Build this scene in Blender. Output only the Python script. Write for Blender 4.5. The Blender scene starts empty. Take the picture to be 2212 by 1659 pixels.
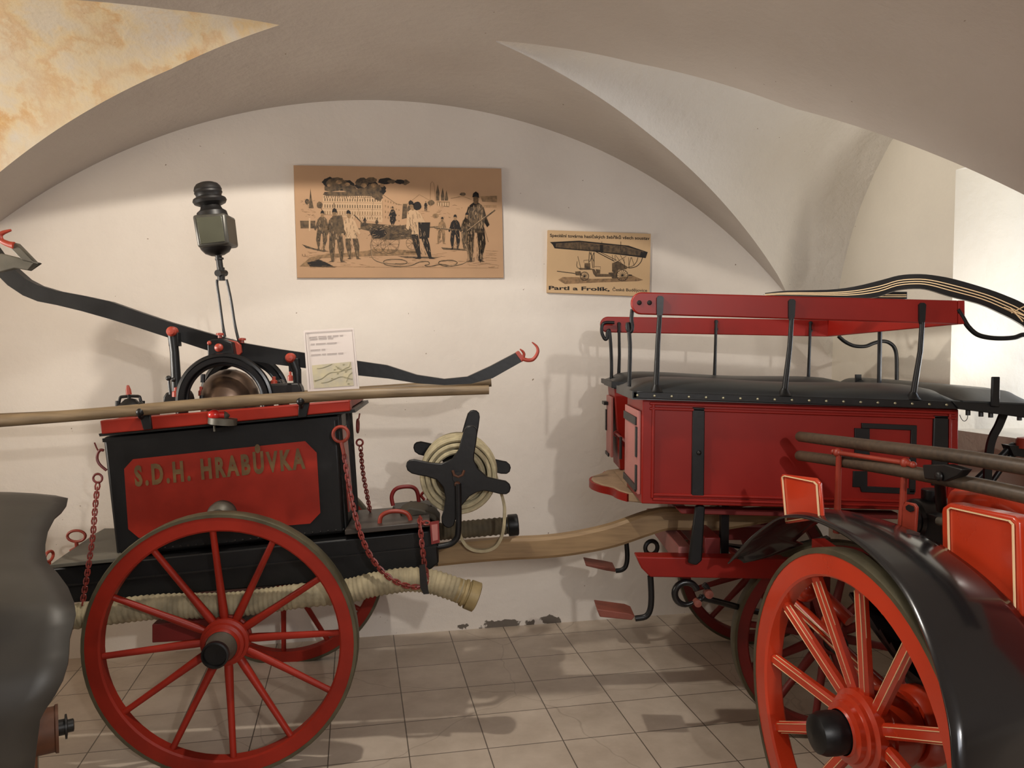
import bpy, bmesh, math, random
from mathutils import Vector, Matrix
random.seed(7)
F=1661.0; PITCH=math.atan(79.5/F); CAM=Vector((0,0,1.5))
FW=Vector((0,math.cos(PITCH),-math.sin(PITCH))); UP=Vector((0,math.sin(PITCH),math.cos(PITCH)))
COL=bpy.context.scene.collection
Z=Vector((0,0,1))
def ray(px,py):
    return Vector((1,0,0))*((px-1106)/F)+FW+UP*(-(py-829.5)/F)
def P(px,py,Y):
    d=ray(px,py); return CAM+d*(Y/d.y)
class Plane:
    def __init__(s,th,D): s.n=Vector((-math.sin(th),math.cos(th),0)); s.t=Vector((math.cos(th),math.sin(th),0)); s.D=D
    def pt(s,px,py,off=0.0):
        d=ray(px,py); return CAM+d*((s.D+off)/d.dot(s.n))
    def pts(s,L,off=0.0): return [s.pt(a,b,off) for a,b in L]
# ---------------------------------------------------------------- materials
def lin(c):
    return tuple((x/255/12.92 if x/255<=0.04045 else ((x/255+0.055)/1.055)**2.4) for x in c)+(1,)
MATS={}
def mat(name,rgb,rough=0.5,metal=0.0,var=0.15,scale=6.0,bump=0.0,bscale=40.0,rgb2=None,coat=0.0,spec=0.5):
    if name in MATS: return MATS[name]
    m=bpy.data.materials.new(name); m.use_nodes=True; nt=m.node_tree; b=nt.nodes['Principled BSDF']
    b.inputs['Roughness'].default_value=rough; b.inputs['Metallic'].default_value=metal
    b.inputs['Coat Weight'].default_value=coat; b.inputs['Coat Roughness'].default_value=0.12
    b.inputs['Specular IOR Level'].default_value=spec
    c=lin(rgb); c2=lin(rgb2) if rgb2 else tuple(x*(1-var) for x in c[:3])+(1,)
    tc=nt.nodes.new('ShaderNodeTexCoord')
    n=nt.nodes.new('ShaderNodeTexNoise'); n.inputs['Scale'].default_value=scale; n.inputs['Detail'].default_value=6
    nt.links.new(tc.outputs['Object'],n.inputs['Vector'])
    r=nt.nodes.new('ShaderNodeValToRGB'); r.color_ramp.elements[0].position=.35; r.color_ramp.elements[1].position=.65
    r.color_ramp.elements[0].color=c2; r.color_ramp.elements[1].color=c
    nt.links.new(n.outputs['Fac'],r.inputs['Fac']); nt.links.new(r.outputs['Color'],b.inputs['Base Color'])
    mr=nt.nodes.new('ShaderNodeMapRange'); mr.inputs['To Min'].default_value=max(0,rough-.06); mr.inputs['To Max'].default_value=min(1,rough+.08)
    nt.links.new(n.outputs['Fac'],mr.inputs['Value']); nt.links.new(mr.outputs['Result'],b.inputs['Roughness'])
    if bump:
        n2=nt.nodes.new('ShaderNodeTexNoise'); n2.inputs['Scale'].default_value=bscale; n2.inputs['Detail'].default_value=5
        nt.links.new(tc.outputs['Object'],n2.inputs['Vector'])
        bp=nt.nodes.new('ShaderNodeBump'); bp.inputs['Strength'].default_value=bump; bp.inputs['Distance'].default_value=.01
        nt.links.new(n2.outputs['Fac'],bp.inputs['Height']); nt.links.new(bp.outputs['Normal'],b.inputs['Normal'])
    MATS[name]=m; return m
def wood(name,a,b_,scale=3.0,rough=.55,rot=(0,math.pi/2,0)):
    if name in MATS: return MATS[name]
    m=bpy.data.materials.new(name); m.use_nodes=True; nt=m.node_tree; b=nt.nodes['Principled BSDF']
    tc=nt.nodes.new('ShaderNodeTexCoord'); mp=nt.nodes.new('ShaderNodeMapping'); mp.inputs['Scale'].default_value=(2,30,30)
    n=nt.nodes.new('ShaderNodeTexNoise'); n.inputs['Scale'].default_value=scale; n.inputs['Detail'].default_value=5
    n3=nt.nodes.new('ShaderNodeTexNoise'); n3.inputs['Scale'].default_value=5
    r=nt.nodes.new('ShaderNodeValToRGB'); r.color_ramp.elements[0].position=.3; r.color_ramp.elements[1].position=.7
    r.color_ramp.elements[0].color=lin(b_); r.color_ramp.elements[1].color=lin(a)
    mx=nt.nodes.new('ShaderNodeMath'); mx.operation='ADD'; ml=nt.nodes.new('ShaderNodeMath'); ml.operation='MULTIPLY'; ml.inputs[1].default_value=.5
    nt.links.new(tc.outputs['Object'],mp.inputs['Vector']); nt.links.new(mp.outputs['Vector'],n.inputs['Vector']); nt.links.new(tc.outputs['Object'],n3.inputs['Vector'])
    nt.links.new(n.outputs['Fac'],mx.inputs[0]); nt.links.new(n3.outputs['Fac'],mx.inputs[1]); nt.links.new(mx.outputs[0],ml.inputs[0])
    nt.links.new(ml.outputs[0],r.inputs['Fac']); nt.links.new(r.outputs['Color'],b.inputs['Base Color']); b.inputs['Roughness'].default_value=rough
    MATS[name]=m; return m
RED=mat('aged_red_paint',(148,36,20),.45,spec=.3,var=.35,scale=5,bump=.04,bscale=60)
REDW=mat('wagon_red_paint',(136,22,12),.42,spec=.3,var=.2,scale=4)
REDD=mat('dull_red_paint',(120,24,20),.5,var=.3)
ORANGE=mat('orange_red_enamel',(192,56,26),.28,var=.12,scale=4,coat=.4)
ORR=mat('red_oxide_paint',(148,52,34),.45,var=.25,scale=12)
BLACK=mat('black_paint',(17,17,18),.42,spec=.35,var=.35,scale=8,bump=.05,bscale=50)
BLACKG=mat('glossy_black_enamel',(13,13,15),.3,var=.2,scale=5,bump=.03,bscale=9)
IRON=mat('dark_iron',(28,26,25),.45,metal=.3,var=.3,scale=14)
GREYM=mat('grey_worn_metal',(92,88,78),.5,metal=.4,var=.3,scale=12,bump=.06)
TYRE=mat('iron_tyre',(92,86,66),.5,metal=.35,var=.35,scale=10,bump=.1)
BRASS=mat('dull_copper',(112,92,78),.34,metal=.75,var=.3,scale=9)
LANT=mat('lantern_tin',(74,72,66),.4,metal=.35,var=.3,scale=14)
LEATH=mat('black_leather',(30,34,36),.42,var=.25,scale=7,bump=.05,bscale=15,spec=.7)
STUD=mat('stud_nickel',(150,145,120),.35,metal=.7)
CREAM=mat('cream_pinstripe',(236,205,160),.5,var=.08)
ROPE=mat('cream_hose_canvas',(176,164,132),.85,var=.3,scale=30,bump=.1,bscale=200)
HOSE=mat('cream_ribbed_hose',(160,148,118),.8,var=.4,scale=18,bump=.15,bscale=90)
HOSED=mat('brown_ribbed_hose',(92,82,62),.8,var=.35,scale=18,bump=.1,bscale=90)
SHELF=mat('worn_grey_board',(88,84,74),.6,var=.35,scale=7)
PALE=mat('pink_paint_and_sheen',(168,104,98),.5,var=.2)  # doors: reflected sheen put into the colour; plate and beam: pink themselves
TAN=mat('tan_worn_board',(150,125,98),.7,var=.2,scale=20)
BROWNP=mat('brown_red_tread',(120,62,48),.6,var=.3,scale=20)
PAPER=mat('white_paper',(188,178,172),.5,var=.04)
PENCIL=mat('grey_print',(128,116,112),.7,var=.1)
MAPP=mat('map_print',(172,162,132),.6,var=.2,scale=30,rgb2=(156,150,132))
MAPL=mat('map_line',(132,126,96),.7,var=.2)
BOARD=mat('kraft_board',(178,142,108),.75,var=.1,scale=4)
BOARD2=mat('kraft_board_light',(200,168,128),.75,var=.1,scale=4)
INK1=mat('ink_black',(36,30,26),.8,var=.4,scale=60)
INK2=mat('ink_dark',(62,52,42),.8,var=.4,scale=55,rgb2=(104,84,60))
INK3=mat('ink_mid',(112,90,66),.8,scale=60,rgb2=(150,118,84))
INKL=mat('ink_light',(192,160,126),.8,var=.08)
GOLD=mat('tarnished_gold_letter',(104,78,42),.5,var=.35,scale=30)
POLE=wood('ash_pole_wood',(132,112,84),(84,68,48))
DRAW=wood('bare_drawbar_wood',(148,122,86),(112,88,60))
DPOLE=wood('dark_pole_wood',(86,70,54),(48,38,30),rough=.45)
RUST=mat('rusty_brown_paint',(96,58,36),.6,var=.4,scale=20)
# ---------------------------------------------------------------- mesh builder
ORI={}
class MB:
    def __init__(s): s.v=[]; s.f=[]; s.m=[]
    def add(s,vs,fs,m=0):
        k=len(s.v); s.v+= [Vector(x) for x in vs]; s.f+=[[i+k for i in f] for f in fs]; s.m+=[m]*len(fs); return s
    def prism(s,pts,vec,m=0):
        n=len(pts); vec=Vector(vec)
        vs=[Vector(p) for p in pts]+[Vector(p)+vec for p in pts]
        fs=[list(range(n)),list(range(2*n-1,n-1,-1))]+[[i,(i+1)%n,(i+1)%n+n,i+n] for i in range(n)]
        return s.add(vs,fs,m)
    def loft(s,A,B,m=0):
        n=len(A); return s.add(list(A)+list(B),[list(range(n)),list(range(2*n-1,n-1,-1))]+[[i,(i+1)%n,(i+1)%n+n,i+n] for i in range(n)],m)
    def box(s,c,hx,hy,hz,m=0):
        c=Vector(c);hx=Vector(hx);hy=Vector(hy);hz=Vector(hz)
        return s.prism([c-hx-hy-hz,c+hx-hy-hz,c+hx-hy+hz,c-hx-hy+hz],hy*2,m)
    def abox(s,x0,x1,y0,y1,z0,z1,m=0):
        return s.box(((x0+x1)/2,(y0+y1)/2,(z0+z1)/2),((x1-x0)/2,0,0),(0,(y1-y0)/2,0),(0,0,(z1-z0)/2),m)
    def sweep(s,pts,sec,closed=False,m=0,up=None):
        """sec(i)-> list of (a,b) offsets"""
        pts=[Vector(p) for p in pts]; n=len(pts)
        T=[]
        for i in range(n):
            a=pts[(i-1)%n] if (closed or i>0) else pts[i]; b=pts[(i+1)%n] if (closed or i<n-1) else pts[i]
            T.append((b-a).normalized())
        if up is None:
            u=Vector((0,0,1)) if abs(T[0].z)<.9 else Vector((0,1,0))
        else: u=Vector(up)
        rings=[]
        for i in range(n):
            u=(u-T[i]*u.dot(T[i])).normalized() if up is None else (Vector(up)-T[i]*Vector(up).dot(T[i])).normalized()
            w=T[i].cross(u)
            rings.append([pts[i]+w*a+u*b for a,b in sec(i)])
        k=len(rings[0]); vs=[p for r in rings for p in r]; fs=[]
        for i in range(n if closed else n-1):
            j=(i+1)%n
            for q in range(k): fs.append([i*k+q,i*k+(q+1)%k,j*k+(q+1)%k,j*k+q])
        if not closed: fs+= [list(range(k))[::-1],[(n-1)*k+q for q in range(k)]]
        return s.add(vs,fs,m)
    def tube(s,pts,r,n=10,closed=False,m=0,smooth=0):
        if smooth: pts,r=spl(pts,smooth,r,closed)
        R=r if isinstance(r,(list,tuple)) else [r]*len(pts)
        return s.sweep(pts,lambda i:[(R[i]*math.cos(2*math.pi*q/n),R[i]*math.sin(2*math.pi*q/n)) for q in range(n)],closed,m)
    def bar(s,pts,w,h,up=(0,1,0),m=0,smooth=0):
        """w across, h along 'up'"""
        if smooth: pts,_=spl(pts,smooth,0)
        W=w if isinstance(w,list) else [w]*len(pts)
        if smooth and isinstance(w,list): W=[w[min(len(w)-1,int(i*(len(w)-1)/(len(pts)-1)+.5))] for i in range(len(pts))]
        return s.sweep(pts,lambda i:[(-W[i]/2,-h/2),(W[i]/2,-h/2),(W[i]/2,h/2),(-W[i]/2,h/2)],False,m,up)
    def lathe(s,c,ax,prof,n=32,m=0,closed=False,arc=None):
        c=Vector(c); ax=Vector(ax).normalized(); a=ax.orthogonal().normalized(); b=ax.cross(a)
        k=len(prof); vs=[]
        for q in range(n):
            th=2*math.pi*q/n; d=a*math.cos(th)+b*math.sin(th)
            vs+=[c+ax*h+d*max(r,1e-5) for r,h in prof]
        fs=[]
        for q in range(n):
            j=(q+1)%n
            for i in range(k if closed else k-1):
                i2=(i+1)%k; fs.append([q*k+i,j*k+i,j*k+i2,q*k+i2])
        return s.add(vs,fs,m)
    def torus(s,c,ax,R,r,n=32,k=10,m=0,sx=1.0,xd=None):
        return s.lathe(c,ax,[(R+r*math.cos(2*math.pi*i/k),r*math.sin(2*math.pi*i/k)) for i in range(k)],n,m,closed=True)
    def ball(s,c,r,n=16,m=0,sc=(1,1,1)):
        c=Vector(c);vs=[];fs=[];k=n//2
        for i in range(k+1):
            ph=math.pi*i/k
            for q in range(n):
                th=2*math.pi*q/n; vs.append(c+Vector((r*sc[0]*math.sin(ph)*math.cos(th),r*sc[1]*math.sin(ph)*math.sin(th),r*sc[2]*math.cos(ph))))
        for i in range(k):
            for q in range(n): fs.append([i*n+q,(i+1)*n+q,(i+1)*n+(q+1)%n,i*n+(q+1)%n])
        return s.add(vs,fs,m)
    def cyl(s,a,b,r,n=20,m=0,ch=.0):
        a=Vector(a);b=Vector(b);L=(b-a).length
        return s.lathe(a,b-a,[(0,0),(r-ch,0),(r,ch),(r,L-ch),(r-ch,L),(0,L)],n,m)
    def build(s,name,mats,parent=None,loc=None,smooth=True,bevel=0.0,label=None,angle=38):
        if not isinstance(mats,(list,tuple)): mats=[mats]
        o_=ORI[parent] if parent is not None else Vector(loc if loc is not None else (0,0,0))
        me=bpy.data.meshes.new(name)
        bm=bmesh.new(); V=[bm.verts.new(v-o_) for v in s.v]
        for f,m in zip(s.f,s.m):
            try: fc=bm.faces.new([V[i] for i in f]); fc.material_index=m; fc.smooth=smooth
            except ValueError: pass
        bmesh.ops.remove_doubles(bm,verts=bm.verts,dist=1e-6)
        bmesh.ops.recalc_face_normals(bm,faces=bm.faces)
        bm.to_mesh(me); bm.free()
        for mm in mats: me.materials.append(mm)
        if smooth: me.set_sharp_from_angle(angle=math.radians(angle))
        o=bpy.data.objects.new(name,me); COL.objects.link(o)
        if parent is not None: o.parent=parent
        else: o.location=o_
        ORI[o]=o_
        if bevel:
            b=o.modifiers.new('bevel','BEVEL'); b.width=bevel; b.segments=2; b.limit_method='ANGLE'; b.angle_limit=math.radians(40); b.harden_normals=False
        if label: o['label']=label
        return o
def spl(pts,k,r=0,closed=False):
    pts=[Vector(p) for p in pts]; n=len(pts); out=[]; R=r if isinstance(r,(list,tuple)) else [r]*n; ro=[]
    for i in range(n if closed else n-1):
        g=(lambda j: pts[j%n]) if closed else (lambda j: pts[max(0,min(n-1,j))])
        a,b,c,d=g(i-1),g(i),g(i+1),g(i+2); r0=R[i]; r1=R[(i+1)%n]
        for q in range(k):
            t=q/k; out.append(.5*((2*b)+(c-a)*t+(2*a-5*b+4*c-d)*t*t+(3*b-a-3*c+d)*t**3)); ro.append(r0+(r1-r0)*t)
    if not closed: out.append(pts[-1]); ro.append(R[-1])
    return out,ro
def tag(o,label=None,cat=None,group=None,kind=None):
    if label: o['label']=label
    if cat: o['category']=cat
    if group: o['group']=group
    if kind: o['kind']=kind
    return o
def thing(name,loc,label,cat,group=None):
    o=bpy.data.objects.new(name,None); COL.objects.link(o); o.location=Vector(loc); ORI[o]=Vector(loc); o.empty_display_size=.1
    return tag(o,label,cat,group)
def textmesh(mb,body,f,m=0,bold=0.0,spc=1.0):
    """f maps (x in 0..1, y in cap heights) -> Vector"""
    cu=bpy.data.curves.new('t','FONT'); cu.body=body; cu.size=1.0; cu.resolution_u=3; cu.offset=bold; cu.space_character=spc
    ob=bpy.data.objects.new('t',cu); COL.objects.link(ob); bpy.context.view_layer.update()
    dg=bpy.context.evaluated_depsgraph_get(); me=bpy.data.meshes.new_from_object(ob.evaluated_get(dg))
    xs=[v.co.x for v in me.vertices]; x0,x1=min(xs),max(xs)
    vs=[f((v.co.x-x0)/(x1-x0),v.co.y/.70) for v in me.vertices]
    mb.add(vs,[list(p.vertices) for p in me.polygons],m)
    bpy.data.objects.remove(ob); bpy.data.curves.remove(cu); bpy.data.meshes.remove(me)
def chain(mb,pts,L=.02,r=.0028,w=.0075,m=0,tw=0):
    pts,_=spl(pts,10)
    d=[0]
    for a,b in zip(pts,pts[1:]): d.append(d[-1]+(b-a).length)
    N=max(2,int(d[-1]/(L*.72)))
    def at(s):
        for i in range(len(pts)-1):
            if d[i+1]>=s: return pts[i].lerp(pts[i+1],(s-d[i])/max(1e-9,d[i+1]-d[i])),(pts[i+1]-pts[i]).normalized()
        return pts[-1],(pts[-1]-pts[-2]).normalized()
    for k in range(N):
        c,t=at((k+.5)*d[-1]/N); a=t.orthogonal().normalized(); b=t.cross(a); ang=tw+(math.pi/2)*(k%2)+.35
        u=a*math.cos(ang)+b*math.sin(ang)
        ring=[c+t*(L/2-w*.4)*sgn+ (t*math.cos(th)*w*.7+u*math.sin(th)*w) for th,sgn in [(math.pi*q/4,(1 if (q in(0,1,7)) else (-1 if q in(3,4,5) else 0))) for q in range(8)]]
        mb.tube(ring,r,5,closed=True,m=m)
    return mb
def wheel(root,C,n,R,N,a0,rh,rw,sr,mr,hubp,name='wheel',tyre=.014,dish=.03,hubr=.055,flat=False,mt=None,stripe=None,hubmats=None,capp=None,capm=None,zz=None,endp=None):
    n=Vector(n).normalized(); z=(zz or Z).normalized(); z=(z-n*z.dot(n)).normalized(); t=z.cross(n).normalized()
    if t.x<0 and abs(t.x)>.3: t=-t
    C=Vector(C); h=rw/2
    b=MB(); r1=R-tyre; r0=r1-rh; e=.006
    b.lathe(C,n,[(r0+e,-h),(r1,-h),(r1,h),(r0+e,h),(r0,h-e),(r0,-h+e)],72,closed=True)
    W=b.build(name,mr,root)
    b=MB(); b.lathe(C,n,[(r1,-h-.002),(R-.003,-h-.002),(R,-h+.003),(R,h-.003),(R-.003,h+.002),(r1,h+.002)],72,closed=True); b.build('iron_tyre',mt or TYRE,W)
    for k in range(N):
        a=math.radians(a0+360*k/N); d=t*math.cos(a)+z*math.sin(a); e_=-t*math.sin(a)+z*math.cos(a)
        p0=C+d*hubr*.8-n*dish; p1=C+d*(r0+.006)-n*0.0
        b=MB()
        if flat:
            dir=(p1-p0).normalized()
            def rect(p,w,dd): return [p-e_*w-n*dd*.55,p-e_*w+n*dd*.45,p-e_*w*.55+n*dd,p+e_*w*.55+n*dd,p+e_*w+n*dd*.45,p+e_*w-n*dd*.55]
            b.loft(rect(p0,sr*1.05,sr*.8),rect(p1,sr*.85,sr*.7))
            S=b.build('spoke',mr,W)
            if stripe:
                b=MB(); q0=p0+dir*.035; q1=p1-dir*.02; L=(q1-q0)
                for sg in (-1,1):
                    for (dw,dn) in ((.60,1.0),(.95,.38)):
                        a0_=q0+e_*sg*sr*1.0*dw+n*sr*.78*dn; a1_=q1+e_*sg*sr*.88*dw+n*sr*.70*dn
                        b.box((a0_+a1_)/2,L/2,e_*.0008,n*.0012)
                b.build('pinstripe',stripe,S)
        else:
            L=(p1-p0); b.tube([p0,p0+L*.15,p0+L*.5,p1-L*.08,p1],[sr*1.15,sr*1.25,sr,sr*.9,sr*.95],12); b.build('spoke',mr,W)
    b=MB(); b.lathe(C-n*dish,n,hubp,40); b.build('hub',hubmats or mr,W)
    if capp: b=MB(); b.lathe(C-n*dish,n,capp,32); b.build('hub_cap',capm,W)
    if endp: b=MB(); b.lathe(C-n*dish,n,endp,32); b.build('hub_end',BLACK,W)
    return W
# ================================================================ ROOM
TH=math.radians(11.5); WALL=Plane(TH,3.99)
def R3(u,w,z): return WALL.t*u+WALL.n*w+Z*z
UL,UR,WF,WB=-2.3,2.7,-2.2,3.99
def zb(u): return math.sqrt(max(.01,8.526-(u-.25)**2))-.175
def itp(x,T):
    if x<=T[0][0]: return T[0][1]
    for (a,b),(c,d) in zip(T,T[1:]):
        if x<=c: return b+(d-b)*(x-a)/(c-a)
    return T[-1][1]
RHI=[(.554,3.10),(1.39,3.52),(2.31,3.92),(2.42,3.99),(9,3.99)]; RLO=[(.554,3.10),(1.1,2.93),(1.62,2.68),(2.2,2.19),(2.7,1.7)]
LHI=[(-.266,3.04),(-.7,3.27),(-1.15,3.44),(-1.45,3.56),(-2.3,3.95)]; LLO=[(-.266,3.04),(-.6,2.78),(-.99,2.42),(-1.6,1.9),(-2.3,1.3)]
LHI=[(-a,b) for a,b in LHI]; LLO=[(-a,b) for a,b in LLO]
def wlo(u): return itp(u,RLO) if u>.554 else itp(-u,LLO)
def whi(u): return itp(u,RHI) if u>.554 else itp(-u,LHI)
ZC=2.725
def zl(u,w):
    a,b=wlo(u),whi(u); 
    if b-a<1e-4: return zb(u)
    s=max(-1,min(1,(2*w-a-b)/(b-a)))
    full= (2*w-a-2*itp(abs(u-.144),[(0,3.08),(3,3.02)])+a) # unused shape helper
    return zb(u)+(max(ZC+.05*max(0,abs(u-.144)-.41),zb(u)+.002)-zb(u))*math.sqrt(max(0,1-s*s))
def plaster(name,a,b,cam_bump=.25,stain=False,rough=.9,rubble=0.0,wallstain=False):
    m=bpy.data.materials.new(name); m.use_nodes=True; nt=m.node_tree; bs=nt.nodes['Principled BSDF']; bs.inputs['Roughness'].default_value=rough; bs.inputs['Specular IOR Level'].default_value=.25
    L=nt.links.new; tc=nt.nodes.new('ShaderNodeTexCoord')
    def noise(sc,det=6,vec=None,ro=.55):
        n=nt.nodes.new('ShaderNodeTexNoise'); n.inputs['Scale'].default_value=sc; n.inputs['Detail'].default_value=det; n.inputs['Roughness'].default_value=ro
        L(vec or tc.outputs['Object'],n.inputs['Vector']); return n
    def ramp(src,stops):
        r=nt.nodes.new('ShaderNodeValToRGB'); cr=r.color_ramp
        while len(cr.elements)<len(stops): cr.elements.new(.5)
        for e,(p,c) in zip(cr.elements,stops): e.position=p; e.color=c if len(c)==4 else lin(c)
        L(src,r.inputs['Fac']); return r
    base=ramp(noise(1.7).outputs['Fac'],[(.3,b),(.7,a)]).outputs['Color']
    def mix(fac,c1,c2):
        x=nt.nodes.new('ShaderNodeMix'); x.data_type='RGBA'; L(fac,x.inputs[0]); L(c1,x.inputs[6]); L(c2,x.inputs[7]) if not isinstance(c2,tuple) else setattr(x.inputs[7],'default_value',c2); return x.outputs[2]
    # little pock marks
    sp=ramp(noise(38,2).outputs['Fac'],[(.20,(0,0,0,1)),(.23,(1,1,1,1))]); inv=nt.nodes.new('ShaderNodeInvert'); L(sp.outputs['Color'],inv.inputs['Color'])
    base=mix(inv.outputs['Color'],base,lin((140,124,108)))
    if stain:
        n1=noise(1.6,9,ro=.64); n2=noise(2.2,8,ro=.6)
        st=ramp(n1.outputs['Fac'],[(.40,lin((206,200,190))),(.455,lin((218,196,152))),(.49,lin((202,160,108))),(.52,lin((218,200,164))),(.58,lin((208,202,194))),(.64,lin((214,188,142))),(.68,lin((206,200,188)))])
        f=ramp(n2.outputs['Fac'],[(.33,(0,0,0,1)),(.62,(1,1,1,1))]); base=mix(f.outputs['Color'],base,st.outputs['Color'])
    if wallstain:
        sx=nt.nodes.new('ShaderNodeSeparateXYZ'); L(tc.outputs['Object'],sx.inputs[0])
        # grey flaked patches close to the floor between the vehicles
        n1=noise(9,5,ro=.6); hz=nt.nodes.new('ShaderNodeMapRange'); hz.inputs['From Min'].default_value=.025; hz.inputs['From Max'].default_value=.075; hz.inputs['To Min'].default_value=.0; hz.inputs['To Max'].default_value=.42; L(sx.outputs['Z'],hz.inputs['Value'])
        sb=nt.nodes.new('ShaderNodeMath'); sb.operation='SUBTRACT'; L(n1.outputs['Fac'],sb.inputs[0]); L(hz.outputs['Result'],sb.inputs[1])
        ux=nt.nodes.new('ShaderNodeMath'); ux.operation='SUBTRACT'; L(sx.outputs['X'],ux.inputs[0]); ux.inputs[1].default_value=.82
        ua=nt.nodes.new('ShaderNodeMath'); ua.operation='ABSOLUTE'; L(ux.outputs[0],ua.inputs[0])
        um=nt.nodes.new('ShaderNodeMapRange'); um.inputs['From Min'].default_value=.2; um.inputs['From Max'].default_value=.42; um.inputs['To Min'].default_value=0; um.inputs['To Max'].default_value=.3; L(ua.outputs[0],um.inputs['Value'])
        s2=nt.nodes.new('ShaderNodeMath'); s2.operation='SUBTRACT'; L(sb.outputs[0],s2.inputs[0]); L(um.outputs['Result'],s2.inputs[1])
        f=ramp(s2.outputs[0],[(.44,(0,0,0,1)),(.47,(1,1,1,1))]); base=mix(f.outputs['Color'],base,lin((104,96,88)))
    L(base,bs.inputs['Base Color'])
    nb=noise(3.2,7,ro=.62); nf=noise(26,6); ad=nt.nodes.new('ShaderNodeMath'); ad.operation='MULTIPLY_ADD'; L(nf.outputs['Fac'],ad.inputs[0]); ad.inputs[1].default_value=.16; L(nb.outputs['Fac'],ad.inputs[2])
    src=ad.outputs[0]
    if rubble:
        nv=nt.nodes.new('ShaderNodeTexNoise'); nv.noise_type='RIDGED_MULTIFRACTAL'; nv.inputs['Scale'].default_value=2.6; nv.inputs['Detail'].default_value=5; L(tc.outputs['Object'],nv.inputs['Vector'])
        a2=nt.nodes.new('ShaderNodeMath'); a2.operation='MULTIPLY_ADD'; L(nv.outputs['Fac'],a2.inputs[0]); a2.inputs[1].default_value=-rubble; L(src,a2.inputs[2]); src=a2.outputs[0]
    bp=nt.nodes.new('ShaderNodeBump'); bp.inputs['Strength'].default_value=cam_bump; bp.inputs['Distance'].default_value=.05; L(src,bp.inputs['Height']); L(bp.outputs['Normal'],bs.inputs['Normal'])
    return m
PW=plaster('wall_plaster',(222,214,204),(212,203,193),.22,wallstain=True)
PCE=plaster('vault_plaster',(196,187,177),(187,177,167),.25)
PLR=plaster('lunette_plaster',(226,220,210),(216,209,198),.6,rubble=.16)
PLL=plaster('stained_plaster',(212,206,194),(208,192,162),.3,stain=True)
PWR=plaster('right_wall_plaster',(216,208,192),(208,200,186),.25,rubble=.03)
PWB=plaster('lower_wall_plaster',(196,182,164),(186,170,152),.4,rubble=.08)
# floor material: square tiles laid along the walls
def floor_mat():
    m=bpy.data.materials.new('stone_tiles'); m.use_nodes=True; nt=m.node_tree; bs=nt.nodes['Principled BSDF']; L=nt.links.new
    tc=nt.nodes.new('ShaderNodeTexCoord'); mp=nt.nodes.new('ShaderNodeMapping'); mp.inputs['Rotation'].default_value=(0,0,0); L(tc.outputs['Object'],mp.inputs['Vector'])
    mp.inputs['Location'].default_value=(-.180,-.111,0)
    br=nt.nodes.new('ShaderNodeTexBrick'); br.offset=0; br.inputs['Scale'].default_value=1; br.inputs['Brick Width'].default_value=.2915; br.inputs['Row Height'].default_value=.266; br.inputs['Mortar Size'].default_value=.0026; br.inputs['Mortar Smooth'].default_value=.3; br.inputs['Bias'].default_value=0
    br.inputs['Color1'].default_value=lin((200,186,170)); br.inputs['Color2'].default_value=lin((188,174,158)); br.inputs['Mortar'].default_value=lin((96,86,76))
    L(mp.outputs['Vector'],br.inputs['Vector'])
    n=nt.nodes.new('ShaderNodeTexNoise'); n.inputs['Scale'].default_value=3.3; n.inputs['Detail'].default_value=8; n.inputs['Roughness'].default_value=.65; L(tc.outputs['Object'],n.inputs['Vector'])
    r=nt.nodes.new('ShaderNodeValToRGB'); r.color_ramp.elements[0].position=.35; r.color_ramp.elements[0].color=(.70,.67,.64,1); r.color_ramp.elements[1].position=.62; r.color_ramp.elements[1].color=(1,1,1,1); L(n.outputs['Fac'],r.inputs['Fac'])
    mx=nt.nodes.new('ShaderNodeMix'); mx.data_type='RGBA'; mx.blend_type='MULTIPLY'; mx.inputs[0].default_value=.8; L(br.outputs['Color'],mx.inputs[6]); L(r.outputs['Color'],mx.inputs[7]); 
    # hairline cracks
    v=nt.nodes.new('ShaderNodeTexVoronoi'); v.feature='DISTANCE_TO_EDGE'; v.inputs['Scale'].default_value=1.3; v.inputs['Randomness'].default_value=1
    n4=nt.nodes.new('ShaderNodeTexNoise'); n4.inputs['Scale'].default_value=4; L(tc.outputs['Object'],n4.inputs['Vector'])
    va=nt.nodes.new('ShaderNodeMix'); va.data_type='RGBA'; va.inputs[0].default_value=.12; L(tc.outputs['Object'],va.inputs[6]); L(n4.outputs['Color'],va.inputs[7]); L(va.outputs[2],v.inputs['Vector'])
    cr=nt.nodes.new('ShaderNodeValToRGB'); cr.color_ramp.elements[0].position=.001; cr.color_ramp.elements[0].color=(.62,.6,.58,1); cr.color_ramp.elements[1].position=.0035; cr.color_ramp.elements[1].color=(1,1,1,1); L(v.outputs['Distance'],cr.inputs['Fac'])
    m2=nt.nodes.new('ShaderNodeMix'); m2.data_type='RGBA'; m2.blend_type='MULTIPLY'; m2.inputs[0].default_value=.6; L(mx.outputs[2],m2.inputs[6]); L(cr.outputs['Color'],m2.inputs[7])
    L(m2.outputs[2],bs.inputs['Base Color']); bs.inputs['Roughness'].default_value=.38
    bp=nt.nodes.new('ShaderNodeBump'); bp.inputs['Strength'].default_value=.25; bp.inputs['Distance'].default_value=.004; L(n.outputs['Fac'],bp.inputs['Height']); L(bp.outputs['Normal'],bs.inputs['Normal'])
    return m
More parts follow.
